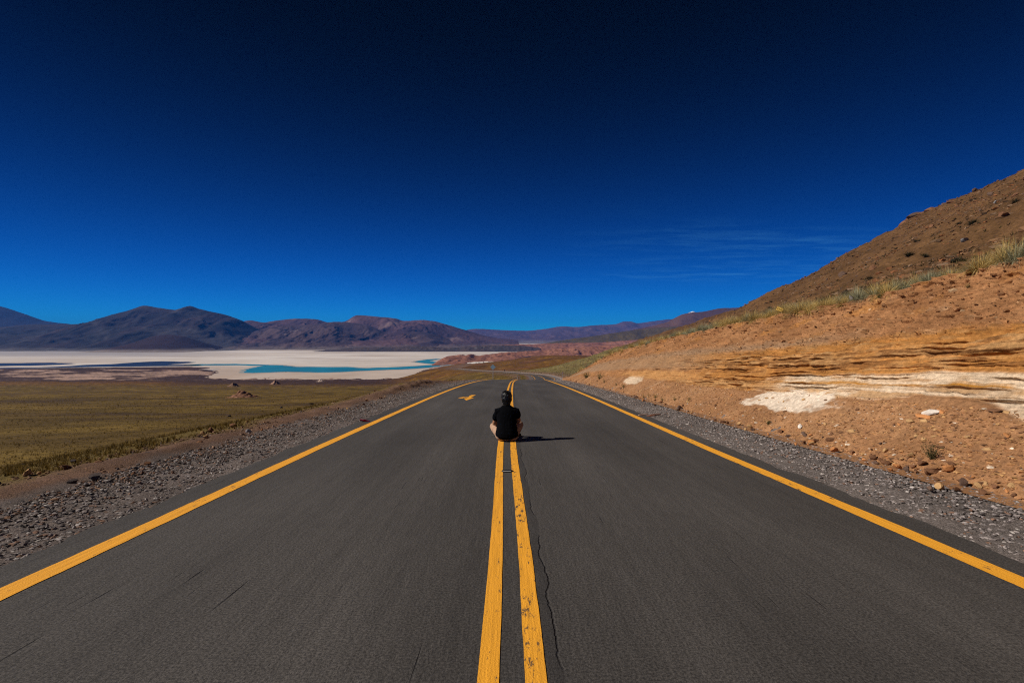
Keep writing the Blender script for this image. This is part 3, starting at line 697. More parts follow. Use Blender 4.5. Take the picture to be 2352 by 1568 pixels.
def bank_hit(u, v):
    """position on the cut face seen at a picture point"""
    U = UC + Xa[:, :len(tt)] / np.maximum(Ya[:, :len(tt)], .1) * F; Vv = VH - (Za[:, :len(tt)] - CZ) / np.maximum(Ya[:, :len(tt)], .1) * F
    d = (U - u)**2 + (Vv - v)**2; d[Ya[:, :len(tt)] < 3] = 1e9; k = np.unravel_index(np.argmin(d), d.shape)
    return bank_pt(ysb[k[0]], tt[k[1]])

# ------------------------------------------------------------------ stones
def stone_mesh(seed, col, sub=2, planes=15, flat=1.0):
    r = random.Random(seed); bm = bmesh.new(); bmesh.ops.create_icosphere(bm, subdivisions=sub, radius=1.0)
    pl = []
    for _ in range(planes):
        d = Vector((r.gauss(0, 1), r.gauss(0, 1), r.gauss(0, 1))).normalized(); pl.append((d, r.uniform(.36, .80)))
    for v in bm.verts:
        for d, k in pl:
            e = v.co.dot(d) - k
            if e > 0: v.co -= d * e * .97
        v.co *= 1 + r.uniform(-.03, .03)
        v.co.z *= flat
    me = bpy.data.meshes.new('stone'); bm.to_mesh(me); bm.free()
    a = me.attributes.new('Col', 'FLOAT_COLOR', 'POINT')
    for i in range(len(me.vertices)):
        k = r.uniform(.85, 1.15); a.data[i].color = (col[0] * k, col[1] * k, col[2] * k, 1)
    me.materials.append(M_STONE)
    return me
SCOL = {'dark': (.060, .046, .042), 'grey': (.23, .215, .215), 'tan': (.46, .275, .125), 'brown': (.18, .088, .046), 'pale': (.66, .58, .50), 'orange': (.46, .20, .075), 'umber': (.12, .075, .055)}
SM = {k: [stone_mesh(i * 13 + j * 101 + 5, c, 2) for i in range(4)] for j, (k, c) in enumerate(SCOL.items())}
SLAB = {k: [stone_mesh(i * 17 + j * 103 + 9, SCOL[k], 2, 10, .25) for i in range(4)] for j, k in enumerate(('tan', 'orange', 'pale', 'brown'))}
def stone(kind, pos, size, label, group=None, slab=False, rot=None, name=None, normal=None, sink=.25):
    me = random.choice((SLAB if slab else SM)[kind]); o = bpy.data.objects.new(name or ('flat_stone' if slab else 'rock'), me); COL.objects.link(o)
    s = size if isinstance(size, (tuple, list)) else (size, size * random.uniform(.7, 1), size * random.uniform(.6, .9))
    o.scale = (s[0] / 2, s[1] / 2, s[2] / 2)
    rz = random.uniform(0, 6.28) if rot is None else rot
    q = Quaternion((0, 0, 1), rz)
    nn = Vector((0, 0, 1)) if normal is None else Vector(normal)
    q = Vector((0, 0, 1)).rotation_difference(nn) @ q
    o.rotation_mode = 'QUATERNION'; o.rotation_quaternion = q
    zh = s[2] / 2 * (.25 if slab else 1)
    o.location = Vector(pos) + nn * zh * (1 - 2 * sink) * .8
    return tag(o, label, 'rock' if not slab else 'flat stone', group)

def px(u, v): return u / 1.7415, v / 1.7415          # full photograph pixels to 2352-wide picture
def verge_hit(u, v):
    ys = np.geomspace(3, 200, 2500); x = (u - UC) / F * ys; ray = CZ + (VH - v) / F * ys
    d = ray - surf(x, ys); i = int(np.argmax(d < 0)); return Vector((x[i], ys[i], float(surf(x[i], ys[i]))))
ROCKS = [  # full-picture x, y, width px, kind, height ratio, label
    (812, 1745, 32, 'dark', .62, 'square dark boulder standing alone at the plain edge, largest of the left rocks'),
    (910, 1733, 26, 'umber', .5, 'rounded brown rock between the dark square boulder and the grey boulder'),
    (916, 1666, 22, 'dark', .42, 'flat dark rock out in the grass above the grey boulder'),
    (1125, 1632, 16, 'dark', .75, 'small dark pointed rock alone in the grass'),
    (1243, 1617, 24, 'dark', .38, 'low dark double rock farthest out in the grass'),
    (993, 1722, 30, 'grey', .9, 'light grey boulder on the left verge, palest of the big rocks'),
    (998, 1711, 14, 'dark', .7, 'dark rock tucked behind the light grey boulder'),
    (1014, 1724, 24, 'tan', .4, 'tan flat stone leaning beside the grey boulder'),
    (1033, 1719, 13, 'dark', .8, 'small dark rock right of the tan leaning stone'),
    (1046, 1714, 14, 'orange', 1.3, 'upright orange brown stone at the end of the grey boulder group'),
    (1131, 1696, 30, 'grey', .5, 'grey slab rock at the verge edge nearer the crest'),
    (1154, 1689, 26, 'dark', .5, 'dark slab rock lying against the grey slab'),
    (1160, 1697, 28, 'orange', .22, 'thin orange stone in front of the dark slab rock'),
    (1187, 1683, 10, 'dark', .9, 'small dark pointed stone right of the slab rocks'),
    (814, 1773, 15, 'grey', .7, 'small grey stone near the dark square boulder'),
    (797, 1781, 11, 'pale', .7, 'small white stone left of the grey one'),
    (697, 1806, 28, 'umber', .5, 'brown rock on the verge edge left of the white stone'),
    (620, 1830, 22, 'umber', .6, 'brown knob of rock midway along the left verge'),
    (247, 1892, 56, 'dark', .5, 'broad dark grey rock at the verge edge near the left frame'),
    (285, 1890, 26, 'umber', .6, 'brown rock touching the broad dark grey one'),
    (381, 1872, 34, 'grey', .45, 'grey flat rock right of the broad dark rock'),
    (423, 1865, 30, 'dark', .4, 'low dark rock next to the grey flat one'),
    (476, 1854, 18, 'dark', .7, 'small dark knob farther along the left verge'),
    (95, 1860, 22, 'dark', .5, 'dark rock in the grass closest to the left frame'),
    (288, 1848, 36, 'dark', .4, 'long dark rock in the grass above the broad dark grey rock'),
    (222, 1938, 40, 'dark', .4, 'dark flat rock on the gravel verge by the left frame'),
    (196, 2046, 28, 'dark', .6, 'dark round rock sitting in the left gravel'),
    (612, 1998, 60, 'dark', .2, 'long thin dark slab lying on the left gravel'),
]
for fx, fy, w, kind, hr_, lab in ROCKS:
    p = verge_hit(*px(fx, fy)); s = w / 1.7415 / F * p.y * 1.0
    on_verge = p.x - float(xc(p.y)) > -6.3
    stone(kind, p + Vector((0, 0, -.06 if on_verge else 0)), (s * 1.05, s * .85, s * hr_ * 1.3), lab, 'rocks along the left verge and plain', rot=random.uniform(-.4, .4))
for i in range(70):           # rubble along the berm, alike
    y = math.exp(random.uniform(math.log(5.5), math.log(52))); o_ = random.uniform(-6.6, -4.9); x = float(xc(y)) + o_
    s = random.choice((.05, .06, .08, .11, .15)) * random.uniform(.8, 1.3) * (1 + .012 * y)
    stone(random.choice(('brown', 'umber', 'tan', 'brown', 'dark')), (x, y, float(land(x, y)) - .03 + (.28 * math.exp(-((y - 31) / 8.5)**2))), s, 'fist sized brown stone in the rubble along the left verge', 'rubble stones of the left verge')

def BH(fx, fy): return bank_hit(*px(fx, fy))
BROCKS = [
    (2888, 1690, 28, 'brown', .55, 'rounded brown rock alone at the gravel edge below the white beds'),
    (2723, 1634, 30, 'umber', .6, 'dark brown rock beside the toe bushes'),
    (3548, 1808, 30, 'tan', .75, 'pointed tan rock at the foot of the scree left of the green bush'),
    (3653, 1825, 42, 'tan', .42, 'brick shaped tan rock left of the green bush'),
    (3735, 1888, 80, 'brown', .35, 'long flat brown ledge stone half buried in the gravel edge'),
    (3816, 1863, 48, 'brown', .45, 'rounded brown rock below right of the green bush'),
    (3262, 1768, 40, 'brown', .5, 'squat brown rock on the gravel edge under the white salt patch'),
    (3245, 1743, 22, 'orange', .6, 'small orange rock just above the squat brown one'),
    (2545, 1592, 20, 'umber', .7, 'small dark rock at the gravel edge farther down the road'),
    (3366, 1187, 26, 'grey', .8, 'pale grey boulder among the grass tufts on the lip'),
]
for fx, fy, w, kind, hr_, lab in BROCKS:
    if fy < 1300:
        p = Vector((float(xc(14.6)) + 10.35, 14.6, 0)); p.z = float(surf(p.x, p.y)) + .06; n = Vector((0, 0, 1))
    else: p, n = BH(fx, fy)
    s = w / 1.7415 / F * p.y * 1.1
    stone(kind, p, (s, s * .75, s * hr_ * 1.2), lab, 'rocks at the foot of the cutting', rot=random.uniform(-.3, .3))
SLABS = [(3690, 1667, 70, 'orange', 'long orange slab at the left of the slab group on the scree'), (3722, 1655, 75, 'pale', 'thin white slab bridging the slab group'),
         (3642, 1683, 46, 'tan', 'tan slab lowest of the slab group'), (3702, 1683, 42, 'tan', 'squarish pale tan slab under the white one'), (3765, 1648, 50, 'orange', 'orange slab at the right end of the slab group'),
         (3975, 1645, 60, 'brown', 'brown slab propped near the right frame edge'), (4030, 1652, 34, 'tan', 'tan slab nearest the right frame edge'), (3410, 1726, 44, 'tan', 'oval tan slab alone below the white salt patch'),
         (3205, 1703, 44, 'pale', 'narrow white slab pointing up the scree')]
for fx, fy, w, kind, lab in SLABS:
    p, n = BH(fx, fy); s = w / 1.7415 / F * p.y * 1.1
    stone(kind, p, (s * .55, s * 1.1, s * .9), lab, 'stone slabs on the scree', slab=True, normal=n, rot=random.uniform(-.5, .5), sink=.1)
for i in range(150):
    y = math.exp(random.uniform(math.log(5.2), math.log(24))); t = random.uniform(.01, .235)**1.0; p, n = bank_pt(y, t)
    s = random.choice((.05, .06, .08, .1, .13))
    stone(random.choice(('tan', 'tan', 'orange', 'brown', 'brown')), p, (s * .6, s * 1.2, s), 'small flat stone chip scattered on the scree', 'flat stone chips on the scree', slab=True, normal=n, rot=random.uniform(-.9, .9), sink=.1)
for i in range(120):
    y = math.exp(random.uniform(math.log(5.0), math.log(50))); x = float(xc(y)) + random.gauss(5.45, .22); p = Vector((x, y, float(land(x, y)) - .02))
    s = random.choice((.05, .07, .09, .13)) * random.uniform(.8, 1.4) * (1 + .01 * y)
    stone(random.choice(('tan', 'brown', 'brown', 'orange', 'brown', 'umber')), p, s, 'small stone in the rubble line between gravel and scree', 'rubble stones at the foot of the cutting')

# loose pebbles: one mesh for each spread
ico = bmesh.new(); bmesh.ops.create_icosphere(ico, subdivisions=1, radius=1.0)
IV = np.array([v.co[:] for v in ico.verts]); IF = np.array([[v.index for v in f.verts] for f in ico.faces]); ico.free()
def pebbles(name, pts, size, col, label, squash=.6):
    n = len(pts); V = IV[None] * (1 + .28 * rng.standard_normal((n, len(IV), 1)).clip(-1.5, 1.5))
    V = V * (size[:, None, None] / 2) * np.stack([rng.uniform(.7, 1.5, n), rng.uniform(.6, 1.1, n), np.full(n, squash) * rng.uniform(.6, 1.2, n)], -1)[:, None, :]
    a = rng.uniform(0, 6.28, n); ca, sa = np.cos(a)[:, None], np.sin(a)[:, None]
    V = np.stack([V[..., 0] * ca - V[..., 1] * sa, V[..., 0] * sa + V[..., 1] * ca, V[..., 2]], -1) + pts[:, None, :]
    Fc = (IF[None] + (np.arange(n) * len(IV))[:, None, None]).reshape(-1, 3)
    me = mesh_np(name, V.reshape(-1, 3), Fc, np.repeat(col, len(IV), 0), smooth=False)
    return tag(link(name, me, M_PEB), label, kind='stuff')
def palette(n, cols, w):
    i = rng.choice(len(cols), n, p=np.array(w) / sum(w)); return np.array(cols)[i] * rng.uniform(.7, 1.3, (n, 1))
GP = [(.20, .17, .16), (.11, .095, .09), (.30, .26, .245), (.22, .13, .09), (.40, .36, .33)]
def spread(n, y0, y1, o0, o1, dz, bias=0):
    y = np.exp(rng.uniform(math.log(y0), math.log(y1), n)); o_ = rng.uniform(o0, o1, n); x = xc(y) + o_
    return np.stack([x, y, land(x, y) + dz], -1)
n = 15000
pt = spread(n, 2.6, 70, 3.70, 5.5, -.035); pebbles('gravel_stones', pt, rng.uniform(.012, .04, n) * (1 + .02 * pt[:, 1]), palette(n, GP, (5, 4, 3, 1.2, 1)), 'loose grey gravel on the right shoulder')
pt = spread(n, 2.6, 70, -5.25, -3.62, -.030); pebbles('gravel_stones', pt, rng.uniform(.012, .042, n) * (1 + .02 * pt[:, 1]), palette(n, [tuple(.85 * k for k in q) for q in GP], (5, 4, 3, 2, 1)), 'loose grey gravel on the left shoulder')
n = 4500
DP = [(.20, .11, .07), (.13, .08, .055), (.30, .18, .11), (.17, .14, .13)]
pt = spread(n, 3.5, 60, -6.6, -4.7, -.03); pt[:, 2] += .30 * np.exp(-((pt[:, 1] - 31) / 8.5)**2) * np.exp(-((pt[:, 0] + 6.1) / .9)**2)
pebbles('dirt_stones', pt, rng.uniform(.012, .045, n) * (1 + .02 * pt[:, 1]), palette(n, DP, (4, 3, 2, 1)), 'small brown stones in the dirt of the left verge')
def on_bank(n, t0, t1, y0=4.2, y1=55):
    # none on the bare white patches
    i = np.searchsorted(ysb, np.exp(rng.uniform(math.log(y0), math.log(y1), n))).clip(0, nb_ - 1); j = np.searchsorted(tt, rng.uniform(t0, t1, n)).clip(0, len(tt) - 1)
    k = (blob[i, j] < .22) & (blob2[i, j] < .25); i = i[k]; j = j[k]
    return np.stack([bx[i, j], ysb[i], bz[i, j]], -1)
n = 11000
BP = [(.36, .18, .075), (.27, .13, .058), (.46, .26, .11), (.19, .10, .055), (.56, .45, .34)]
pt = on_bank(n, .0, .22); n = len(pt); pebbles('scree_stones', pt, rng.uniform(.012, .045, n) * rng.choice([1, 1, 1.7], n), palette(n, BP, (4, 4, 2, 2, .6)), 'small stones of the scree below the beds', .45)
n = 9000
RP = [(.29, .14, .062), (.22, .11, .052), (.36, .19, .085), (.20, .115, .062), (.42, .27, .15)]
pt = on_bank(n, .56, .985); n = len(pt); pebbles('rubble_stones', pt, (.018 + .02 * rng.pareto(2.2, n)).clip(0, .16), palette(n, RP, (4, 3, 2, 2, .7)), 'stones stuck in the upper part of the cutting')
# hillside: rocks big enough to tell apart, and the litter of smaller ones
def hill_pt(y, d):
    x = float(xc(y)) + float(_lipx(min(y, 70))) + d; return Vector((x, y, float(surf(x, y))))
k = 0
while k < 170:
    y = math.exp(random.uniform(math.log(34), math.log(290))); d = random.uniform(26, 142)
    p = hill_pt(y, d)
    if p.x / p.y > 1.35 or fbm(p.x / 18, p.y / 18, 3, 77) < -.12: continue
    k += 1; s = random.uniform(.5, 1.3) * (1.7 if random.random() < .12 else 1)
    stone(random.choice(('brown', 'umber', 'brown', 'grey', 'umber')), p, s, 'weathered brown rock on the steep hillside', 'rocks strewn over the hillside')
n = 22000
y = np.exp(rng.uniform(math.log(30), math.log(300), n)); x = xc(y) + 9 + rng.uniform(14, 140, n); keep = fbm(x / 22, y / 22, 4, 77) > -.15 - .3 * (x > 110); x = x[keep]; y = y[keep]
pebbles('hillside_stones', np.stack([x, y, surf(x, y)], -1), rng.uniform(.15, .55, len(x)) * rng.choice([1, 1, 1.8], len(x)), palette(len(x), [(.15, .08, .04), (.09, .055, .032), (.19, .12, .075), (.19, .08, .035)], (4, 3, 2, 2)), 'litter of small stones on the hillside')
# the crag on the skyline
cr = [(2062, 522, 5.0), (2078, 512, 6.5), (2090, 500, 5.5), (2105, 492, 6.0), (2122, 486, 5.0), (2140, 478, 5.5), (2165, 468, 4.0), (2100, 506, 6), (2130, 494, 5), (1950, 596, 3.0), (1935, 602, 2.2), (2188, 460, 3.5), (2240, 432, 2.6)]
for i, (u, v, s) in enumerate(cr):
    yk = 148 / ((u - UC) / F); p = P(u, v + 7, yk)
    stone('brown' if i % 3 else 'umber', p, (s * 1.2, s, s * .75), 'reddish brown crag block on the hill skyline', 'crag blocks on the skyline', name='crag_block', sink=.4)

# ------------------------------------------------------------------ plants
def blades(n, L, spread_, w, cols, curve=.5, seed=0, seg=2, lift=0):
    """a clump of narrow blades : vertices, quads-as-tris, colours"""
    r = np.random.default_rng(seed); V = []; T_ = []; C_ = []
    for i in range(n):
        az = r.uniform(0, 6.283); el = r.uniform(0, 1)**.75 * spread_; l = L * r.uniform(.65, 1.1); rad = .35 * L * math.sqrt(r.uniform(0, 1)) * .5
        b = np.array([math.cos(az) * rad, math.sin(az) * rad, -.03 + lift]); side = np.array([-math.sin(az + r.normal(0, .5)), math.cos(az), 0]) * w * r.uniform(.7, 1.3)
        col = np.array(cols[r.integers(len(cols))]) * r.uniform(.8, 1.2); k0 = len(V); p = b.copy(); th = el * .55
        for s in range(seg + 1):
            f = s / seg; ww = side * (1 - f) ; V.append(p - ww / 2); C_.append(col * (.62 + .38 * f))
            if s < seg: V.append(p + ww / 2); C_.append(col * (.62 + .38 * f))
            th += el * curve / seg
            p = p + np.array([math.cos(az) * math.sin(th), math.sin(az) * math.sin(th), math.cos(th)]) * l / seg
        for s in range(seg - 1):
            a = k0 + 2 * s; T_ += [(a, a + 1, a + 3), (a, a + 3, a + 2)]
        a = k0 + 2 * (seg - 1); T_.append((a, a + 1, a + 2))
    return np.array(V), np.array(T_), np.array(C_)
STRAW = [(.74, .52, .17), (.80, .60, .25), (.62, .41, .13)]; GREY = [(.42, .41, .26), (.34, .34, .21), (.54, .49, .32)]; OLIV = [(.13, .135, .055), (.10, .105, .04), (.18, .165, .07)]
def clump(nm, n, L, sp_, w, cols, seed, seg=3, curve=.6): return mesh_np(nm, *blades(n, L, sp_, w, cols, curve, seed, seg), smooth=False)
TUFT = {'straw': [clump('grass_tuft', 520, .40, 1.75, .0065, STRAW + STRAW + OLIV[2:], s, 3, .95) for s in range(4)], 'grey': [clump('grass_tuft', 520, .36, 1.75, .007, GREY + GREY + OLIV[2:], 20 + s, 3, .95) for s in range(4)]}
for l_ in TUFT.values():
    for m_ in l_: m_.materials.append(M_GRASS)
def tuft(kind, p, s, name, label, group, cat):
    o = bpy.data.objects.new(name, random.choice(TUFT[kind])); COL.objects.link(o); o.location = p
    o.scale = (s * random.uniform(.9, 1.25), s * random.uniform(.9, 1.25), s * random.uniform(.8, 1.1)); o.rotation_euler = (0, random.uniform(-.15, .05), random.uniform(0, 6.28))
    return tag(o, label, cat, group)
placed = []
k = 0
tries = 0
while k < 285 and tries < 9000:
    tries += 1
    y = math.exp(random.uniform(math.log(7.2), math.log(54))); dd = random.uniform(-.05, 2.5) if y < 30 else random.uniform(-.1, 3.2)
    x = float(xc(y)) + float(_lipx(y)) + dd
    if any((x - a)**2 + (y - b)**2 < (.26 + .007 * y)**2 for a, b in placed) or fbm(x / 1.6, y / 1.6, 2, 19) < -.22: continue
    placed.append((x, y)); k += 1
    kind = 'straw' if random.random() < (.62 if dd < .5 else .34) else 'grey'
    z = float(surf(x, y)) + (.02 if dd > .2 else -.06)
    tuft(kind, (x, y, z), random.uniform(.95, 1.6), 'grass_tuft', 'straw yellow bunch grass tuft on the lip of the cutting' if kind == 'straw' else 'grey green bunch grass tuft on the lip of the cutting', 'straw grass tufts on the lip' if kind == 'straw' else 'grey green tufts on the lip', 'grass')
def clumps_stuff(name, pts, size, cols, label, nb=9, L=.22, w=.02, sp_=1.1, mat=None):
    base = [blades(nb, L, sp_, w, cols, .4, 300 + i, 1) for i in range(12)]; Vs, Fs, Cs = [], [], []; k0 = 0
    idx = rng.integers(0, 12, len(pts)); tone = rng.uniform(.7, 1.3, len(pts))
    for b in range(12):
        m = np.where(idx == b)[0]
        if not len(m): continue
        V, T_, C_ = base[b]; a = rng.uniform(0, 6.28, len(m)); ca, sa = np.cos(a)[:, None], np.sin(a)[:, None]
        W = V[None] * size[m][:, None, None]; W = np.stack([W[..., 0] * ca - W[..., 1] * sa, W[..., 0] * sa + W[..., 1] * ca, W[..., 2]], -1) + pts[m][:, None, :]
        Vs.append(W.reshape(-1, 3)); Fs.append((T_[None] + (np.arange(len(m)) * len(V))[:, None, None]).reshape(-1, 3) + k0); k0 += len(m) * len(V)
        Cs.append((C_[None] * tone[m][:, None, None]).reshape(-1, 3))
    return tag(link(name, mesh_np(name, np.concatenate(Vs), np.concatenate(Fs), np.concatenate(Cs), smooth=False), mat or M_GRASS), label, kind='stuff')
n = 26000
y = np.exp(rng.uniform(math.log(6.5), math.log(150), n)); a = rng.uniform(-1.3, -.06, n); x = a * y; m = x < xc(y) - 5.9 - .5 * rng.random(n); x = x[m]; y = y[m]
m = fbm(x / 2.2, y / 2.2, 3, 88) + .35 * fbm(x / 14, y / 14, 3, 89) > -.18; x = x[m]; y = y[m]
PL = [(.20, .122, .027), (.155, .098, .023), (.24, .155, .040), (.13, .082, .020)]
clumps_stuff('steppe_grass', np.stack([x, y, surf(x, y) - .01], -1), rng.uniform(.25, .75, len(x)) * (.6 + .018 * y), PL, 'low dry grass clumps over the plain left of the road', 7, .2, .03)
n = 9000
y = np.exp(rng.uniform(math.log(58), math.log(380), n)); o_ = rng.uniform(7, 75, n); x = xc(y) + o_; m = (x / y < .32); x = x[m]; y = y[m]
GF = [(.21, .165, .062), (.16, .135, .05), (.28, .22, .09), (.25, .205, .095)]
clumps_stuff('slope_grass', np.stack([x, y, surf(x, y) - .02], -1), rng.uniform(1.2, 2.6, len(x)), GF, 'pale green grass clumps on the slope right of the far road', 7, .22, .05)
n = 5000
y = np.exp(rng.uniform(math.log(50), math.log(330), n)); o_ = rng.uniform(-70, -6.5, n); x = xc(y) + o_; m = np.abs(x / y) < .25; x = x[m]; y = y[m]
clumps_stuff('slope_grass', np.stack([x, y, surf(x, y) - .02], -1), rng.uniform(1.1, 2.4, len(x)), PL, 'dry grass clumps on the fill left of the far road', 7, .22, .05)
# dark cushion shrubs on the hillside and out on the plain
SHRUB = [clump('shrub', 150, .75, 1.5, .05, [(.060, .062, .034), (.045, .045, .028), (.085, .075, .04)], 60 + s, 2) for s in range(4)]
for m_ in SHRUB: m_.materials.append(M_GRASS)
def shrub(p, s, label, group, sz=1.0, mesh=None, name='shrub'):
    o = bpy.data.objects.new(name, mesh or random.choice(SHRUB)); COL.objects.link(o); o.location = p; o.scale = (s, s, s * sz); o.rotation_euler[2] = random.uniform(0, 6.28)
    return tag(o, label, 'shrub', group)
k = 0
while k < 120:
    y = math.exp(random.uniform(math.log(26), math.log(270))); d = random.uniform(16, 120) if k > 25 else random.uniform(9, 30); p = hill_pt(y, d)
    if p.x / p.y > 1.3 or p.x / p.y < .2: continue
    k += 1; shrub(p, random.uniform(.6, 1.5), 'dark cushion shrub growing on the brown hillside', 'dark shrubs on the hillside', .75)
for i in range(46):
    y = math.exp(random.uniform(math.log(75), math.log(330))); x = float(xc(y)) + random.uniform(8, 70)
    if x / y > .3: continue
    shrub((x, y, float(surf(x, y))), random.uniform(.5, 1.0), 'dark shrub dotting the green slope beyond the crest', 'dark shrubs on the green slope', .8)
# green bushes at the foot of the cutting
def bush_mesh(seed, n=26, h=.6, w=.35, col=((.13, .14, .045), (.10, .115, .04), (.19, .175, .065))):
    r = np.random.default_rng(seed); V, T_, C_ = [], [], []
    for i in range(n):
        az = r.uniform(0, 6.283); tl = r.uniform(.05, .7); l = h * r.uniform(.6, 1.05); d = np.array([math.cos(az) * math.sin(tl), math.sin(az) * math.sin(tl), math.cos(tl)])
        c_ = np.array(col[r.integers(len(col))]); sd_ = np.array([-math.sin(az), math.cos(az), 0]) * .007
        b = np.array([math.cos(az), math.sin(az), 0]) * w * .12 * r.random(); k0 = len(V)
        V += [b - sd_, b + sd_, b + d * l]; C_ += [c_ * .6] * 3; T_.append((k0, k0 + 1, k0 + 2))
        for j in range(16):
            f = r.uniform(.2, 1.0); q = b + d * l * f + r.normal(0, .02, 3); e = r.normal(0, 1, 3); e /= np.linalg.norm(e); g = np.cross(e, r.normal(0, 1, 3)); g /= np.linalg.norm(g) + 1e-6
            s = r.uniform(.018, .035); k0 = len(V); V += [q - g * s * .35, q + e * s * .8, q + g * s * .35, q - e * s * .8]; cc = c_ * r.uniform(.7, 1.3); C_ += [cc] * 4; T_ += [(k0, k0 + 1, k0 + 2), (k0, k0 + 2, k0 + 3)]
    me = mesh_np('bush', np.array(V), np.array(T_), np.array(C_), smooth=False); me.materials.append(M_GRASS); return me
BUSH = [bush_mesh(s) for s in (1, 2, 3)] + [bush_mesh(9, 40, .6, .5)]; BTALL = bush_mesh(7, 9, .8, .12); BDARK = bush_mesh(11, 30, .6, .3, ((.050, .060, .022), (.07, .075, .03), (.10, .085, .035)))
BB = [(2345, 1512, 34, 24, 3, 'dense green bush at the foot of the cutting near the crest'), (2398, 1516, 34, 26, 0, 'looser green bush right of the dense one'), (2417, 1530, 14, 16, 1, 'small green bush below the looser one'),
      (2465, 1542, 10, 12, 2, 'tiny green sprig left of the white patch foot'), (2495, 1552, 16, 18, 1, 'low green sprig under the white patch'), (2594, 1590, 14, 40, 'T', 'tall thin green stalk plant at the scree foot'),
      (2574, 1592, 16, 18, 0, 'small bush left of the tall stalk plant'), (2622, 1592, 20, 18, 2, 'low bush right of the tall stalk plant'), (2650, 1602, 20, 14, 1, 'low bush beside the dark brown rock'),
      (2700, 1600, 16, 16, 0, 'sparse sprig on the scree above the dark brown rock'), (2757, 1598, 14, 14, 2, 'sparse green sprig farther right on the scree'), (3076, 1700, 24, 24, 1, 'small grey green tuft bush at the gravel edge under the beds'),
      (3730, 1838, 64, 78, 'D', 'dark green upright bush on the scree near the right frame'), (3512, 1190, 26, 26, 0, 'small green bush high on the cutting below the lip'), (3870, 1150, 22, 18, 2, 'small bush just under the lip at the right')]
for fx, fy, w, h, kd, lab in BB:
    p, n_ = BH(fx, fy); s = h / 1.7415 / F * p.y * 1.15 / (.8 if kd == 'T' else .6)
    me = BTALL if kd == 'T' else BDARK if kd == 'D' else BUSH[kd]
    o = shrub(p - Vector((0, 0, .02)), s, lab, 'green bushes of the cutting', 1.0, me, 'bush'); wd = w / 1.7415 / F * p.y * 1.15; o.scale = (wd / .6, wd / .6, s)
n = 5200
y = np.exp(rng.uniform(math.log(28), math.log(300), n)); x = xc(y) + 9 + rng.uniform(8, 138, n); keep = fbm(x / 16, y / 16, 4, 97) > -.05; x = x[keep]; y = y[keep]
clumps_stuff('hillside_scrub', np.stack([x, y, surf(x, y)], -1), rng.uniform(.8, 2.6, len(x)), [(.060, .050, .020), (.10, .078, .030), (.15, .11, .042), (.045, .040, .020)], 'low dry scrub speckling the hillside', 9, .26, .05, 1.5)
# red dirt heaps on the plain
def heap(u, v, w, h, col, label):
    p = hit(u, v); W = w / F * p.y; H = h / F * p.y; n = 40
    g = np.linspace(-1, 1, n); A, B = np.meshgrid(g, g, indexing='ij'); r = np.sqrt(A**2 + B**2)
    X = p.x + A * W * .6; Y = p.y + B * W * .7; Z = surf(X, Y) - .15 * H + H * 1.25 * np.exp(-(r * 1.7)**2) * (1 + .5 * fbm(X / W * 4, Y / W * 4, 4, int(u))) + .25 * H * fbm(X / W * 9, Y / W * 9, 3, 7) * (r < .9)
    Z = np.where(r > .97, surf(X, Y) - .4 * H, Z); nn = fbm(X / W * 6, Y / W * 6, 3, 3)
    tag(link('dirt_heap', grid_mesh('dirt_heap', X, Y, Z, np.array(col) * (1 + .4 * nn[..., None]), flip=False), M_GROUND), label, 'dirt heap', 'dirt heaps on the plain')
heap(557, 912, 62, 12, (.23, .115, .070), 'reddish dirt heap in the middle of the plain, nearest of the heaps')
heap(536, 886, 24, 6, (.22, .13, .085), 'small brown heap on the dark flat, left of its pair')
heap(632, 882, 22, 7, (.27, .16, .11), 'small pale brown heap on the dark flat, right of its pair')
heap(736, 876, 18, 4, (.36, .27, .22), 'tiny pale heap at the edge of the dark flat')

# ------------------------------------------------------------------ the seated person
def sweep(bm, pts, seg=14, caps=True):
    """closed tapered tube through (x, y, z, r) joints"""
    pts = [(Vector(p[:3]), p[3]) for p in pts]; rings = []
    up = Vector((0, 0, 1))
    for i, (p, r) in enumerate(pts):
        d = (pts[min(i + 1, len(pts) - 1)][0] - pts[max(i - 1, 0)][0]).normalized()
        a = d.cross(up if abs(d.z) < .9 else Vector((0, 1, 0))).normalized(); b = d.cross(a)
        rings.append([bm.verts.new(p + (a * math.cos(2*math.pi*k/seg) + b * math.sin(2*math.pi*k/seg)) * r) for k in range(seg)])
    for i in range(len(rings) - 1):
        for k in range(seg): bm.faces.new((rings[i][k], rings[i][(k+1) % seg], rings[i+1][(k+1) % seg], rings[i+1][k]))
    for ring, (p, r), s in ((rings[0], pts[0], 0), (rings[-1], pts[-1], -1)):
        q = pts[1][0] if s == 0 else pts[-2][0]; d = (p - q).normalized(); mid = []
        inner = [bm.verts.new(p + d * r * .6 + (v.co - p) * .72) for v in ring]; tip = bm.verts.new(p + d * r * .92)
        for k in range(seg):
            bm.faces.new((ring[k], ring[(k+1) % seg], inner[(k+1) % seg], inner[k])); bm.faces.new((inner[k], inner[(k+1) % seg], tip))
    bmesh.ops.recalc_face_normals(bm, faces=bm.faces[:])
def ellip(bm, c, r, rot=None, sub=3):
    v = bmesh.ops.create_icosphere(bm, subdivisions=sub, radius=1.0)['verts']
    for q in v:
        q.co = Vector((q.co.x * r[0], q.co.y * r[1], q.co.z * r[2]))
        if rot is not None: q.co = rot @ q.co
        q.co += Vector(c)
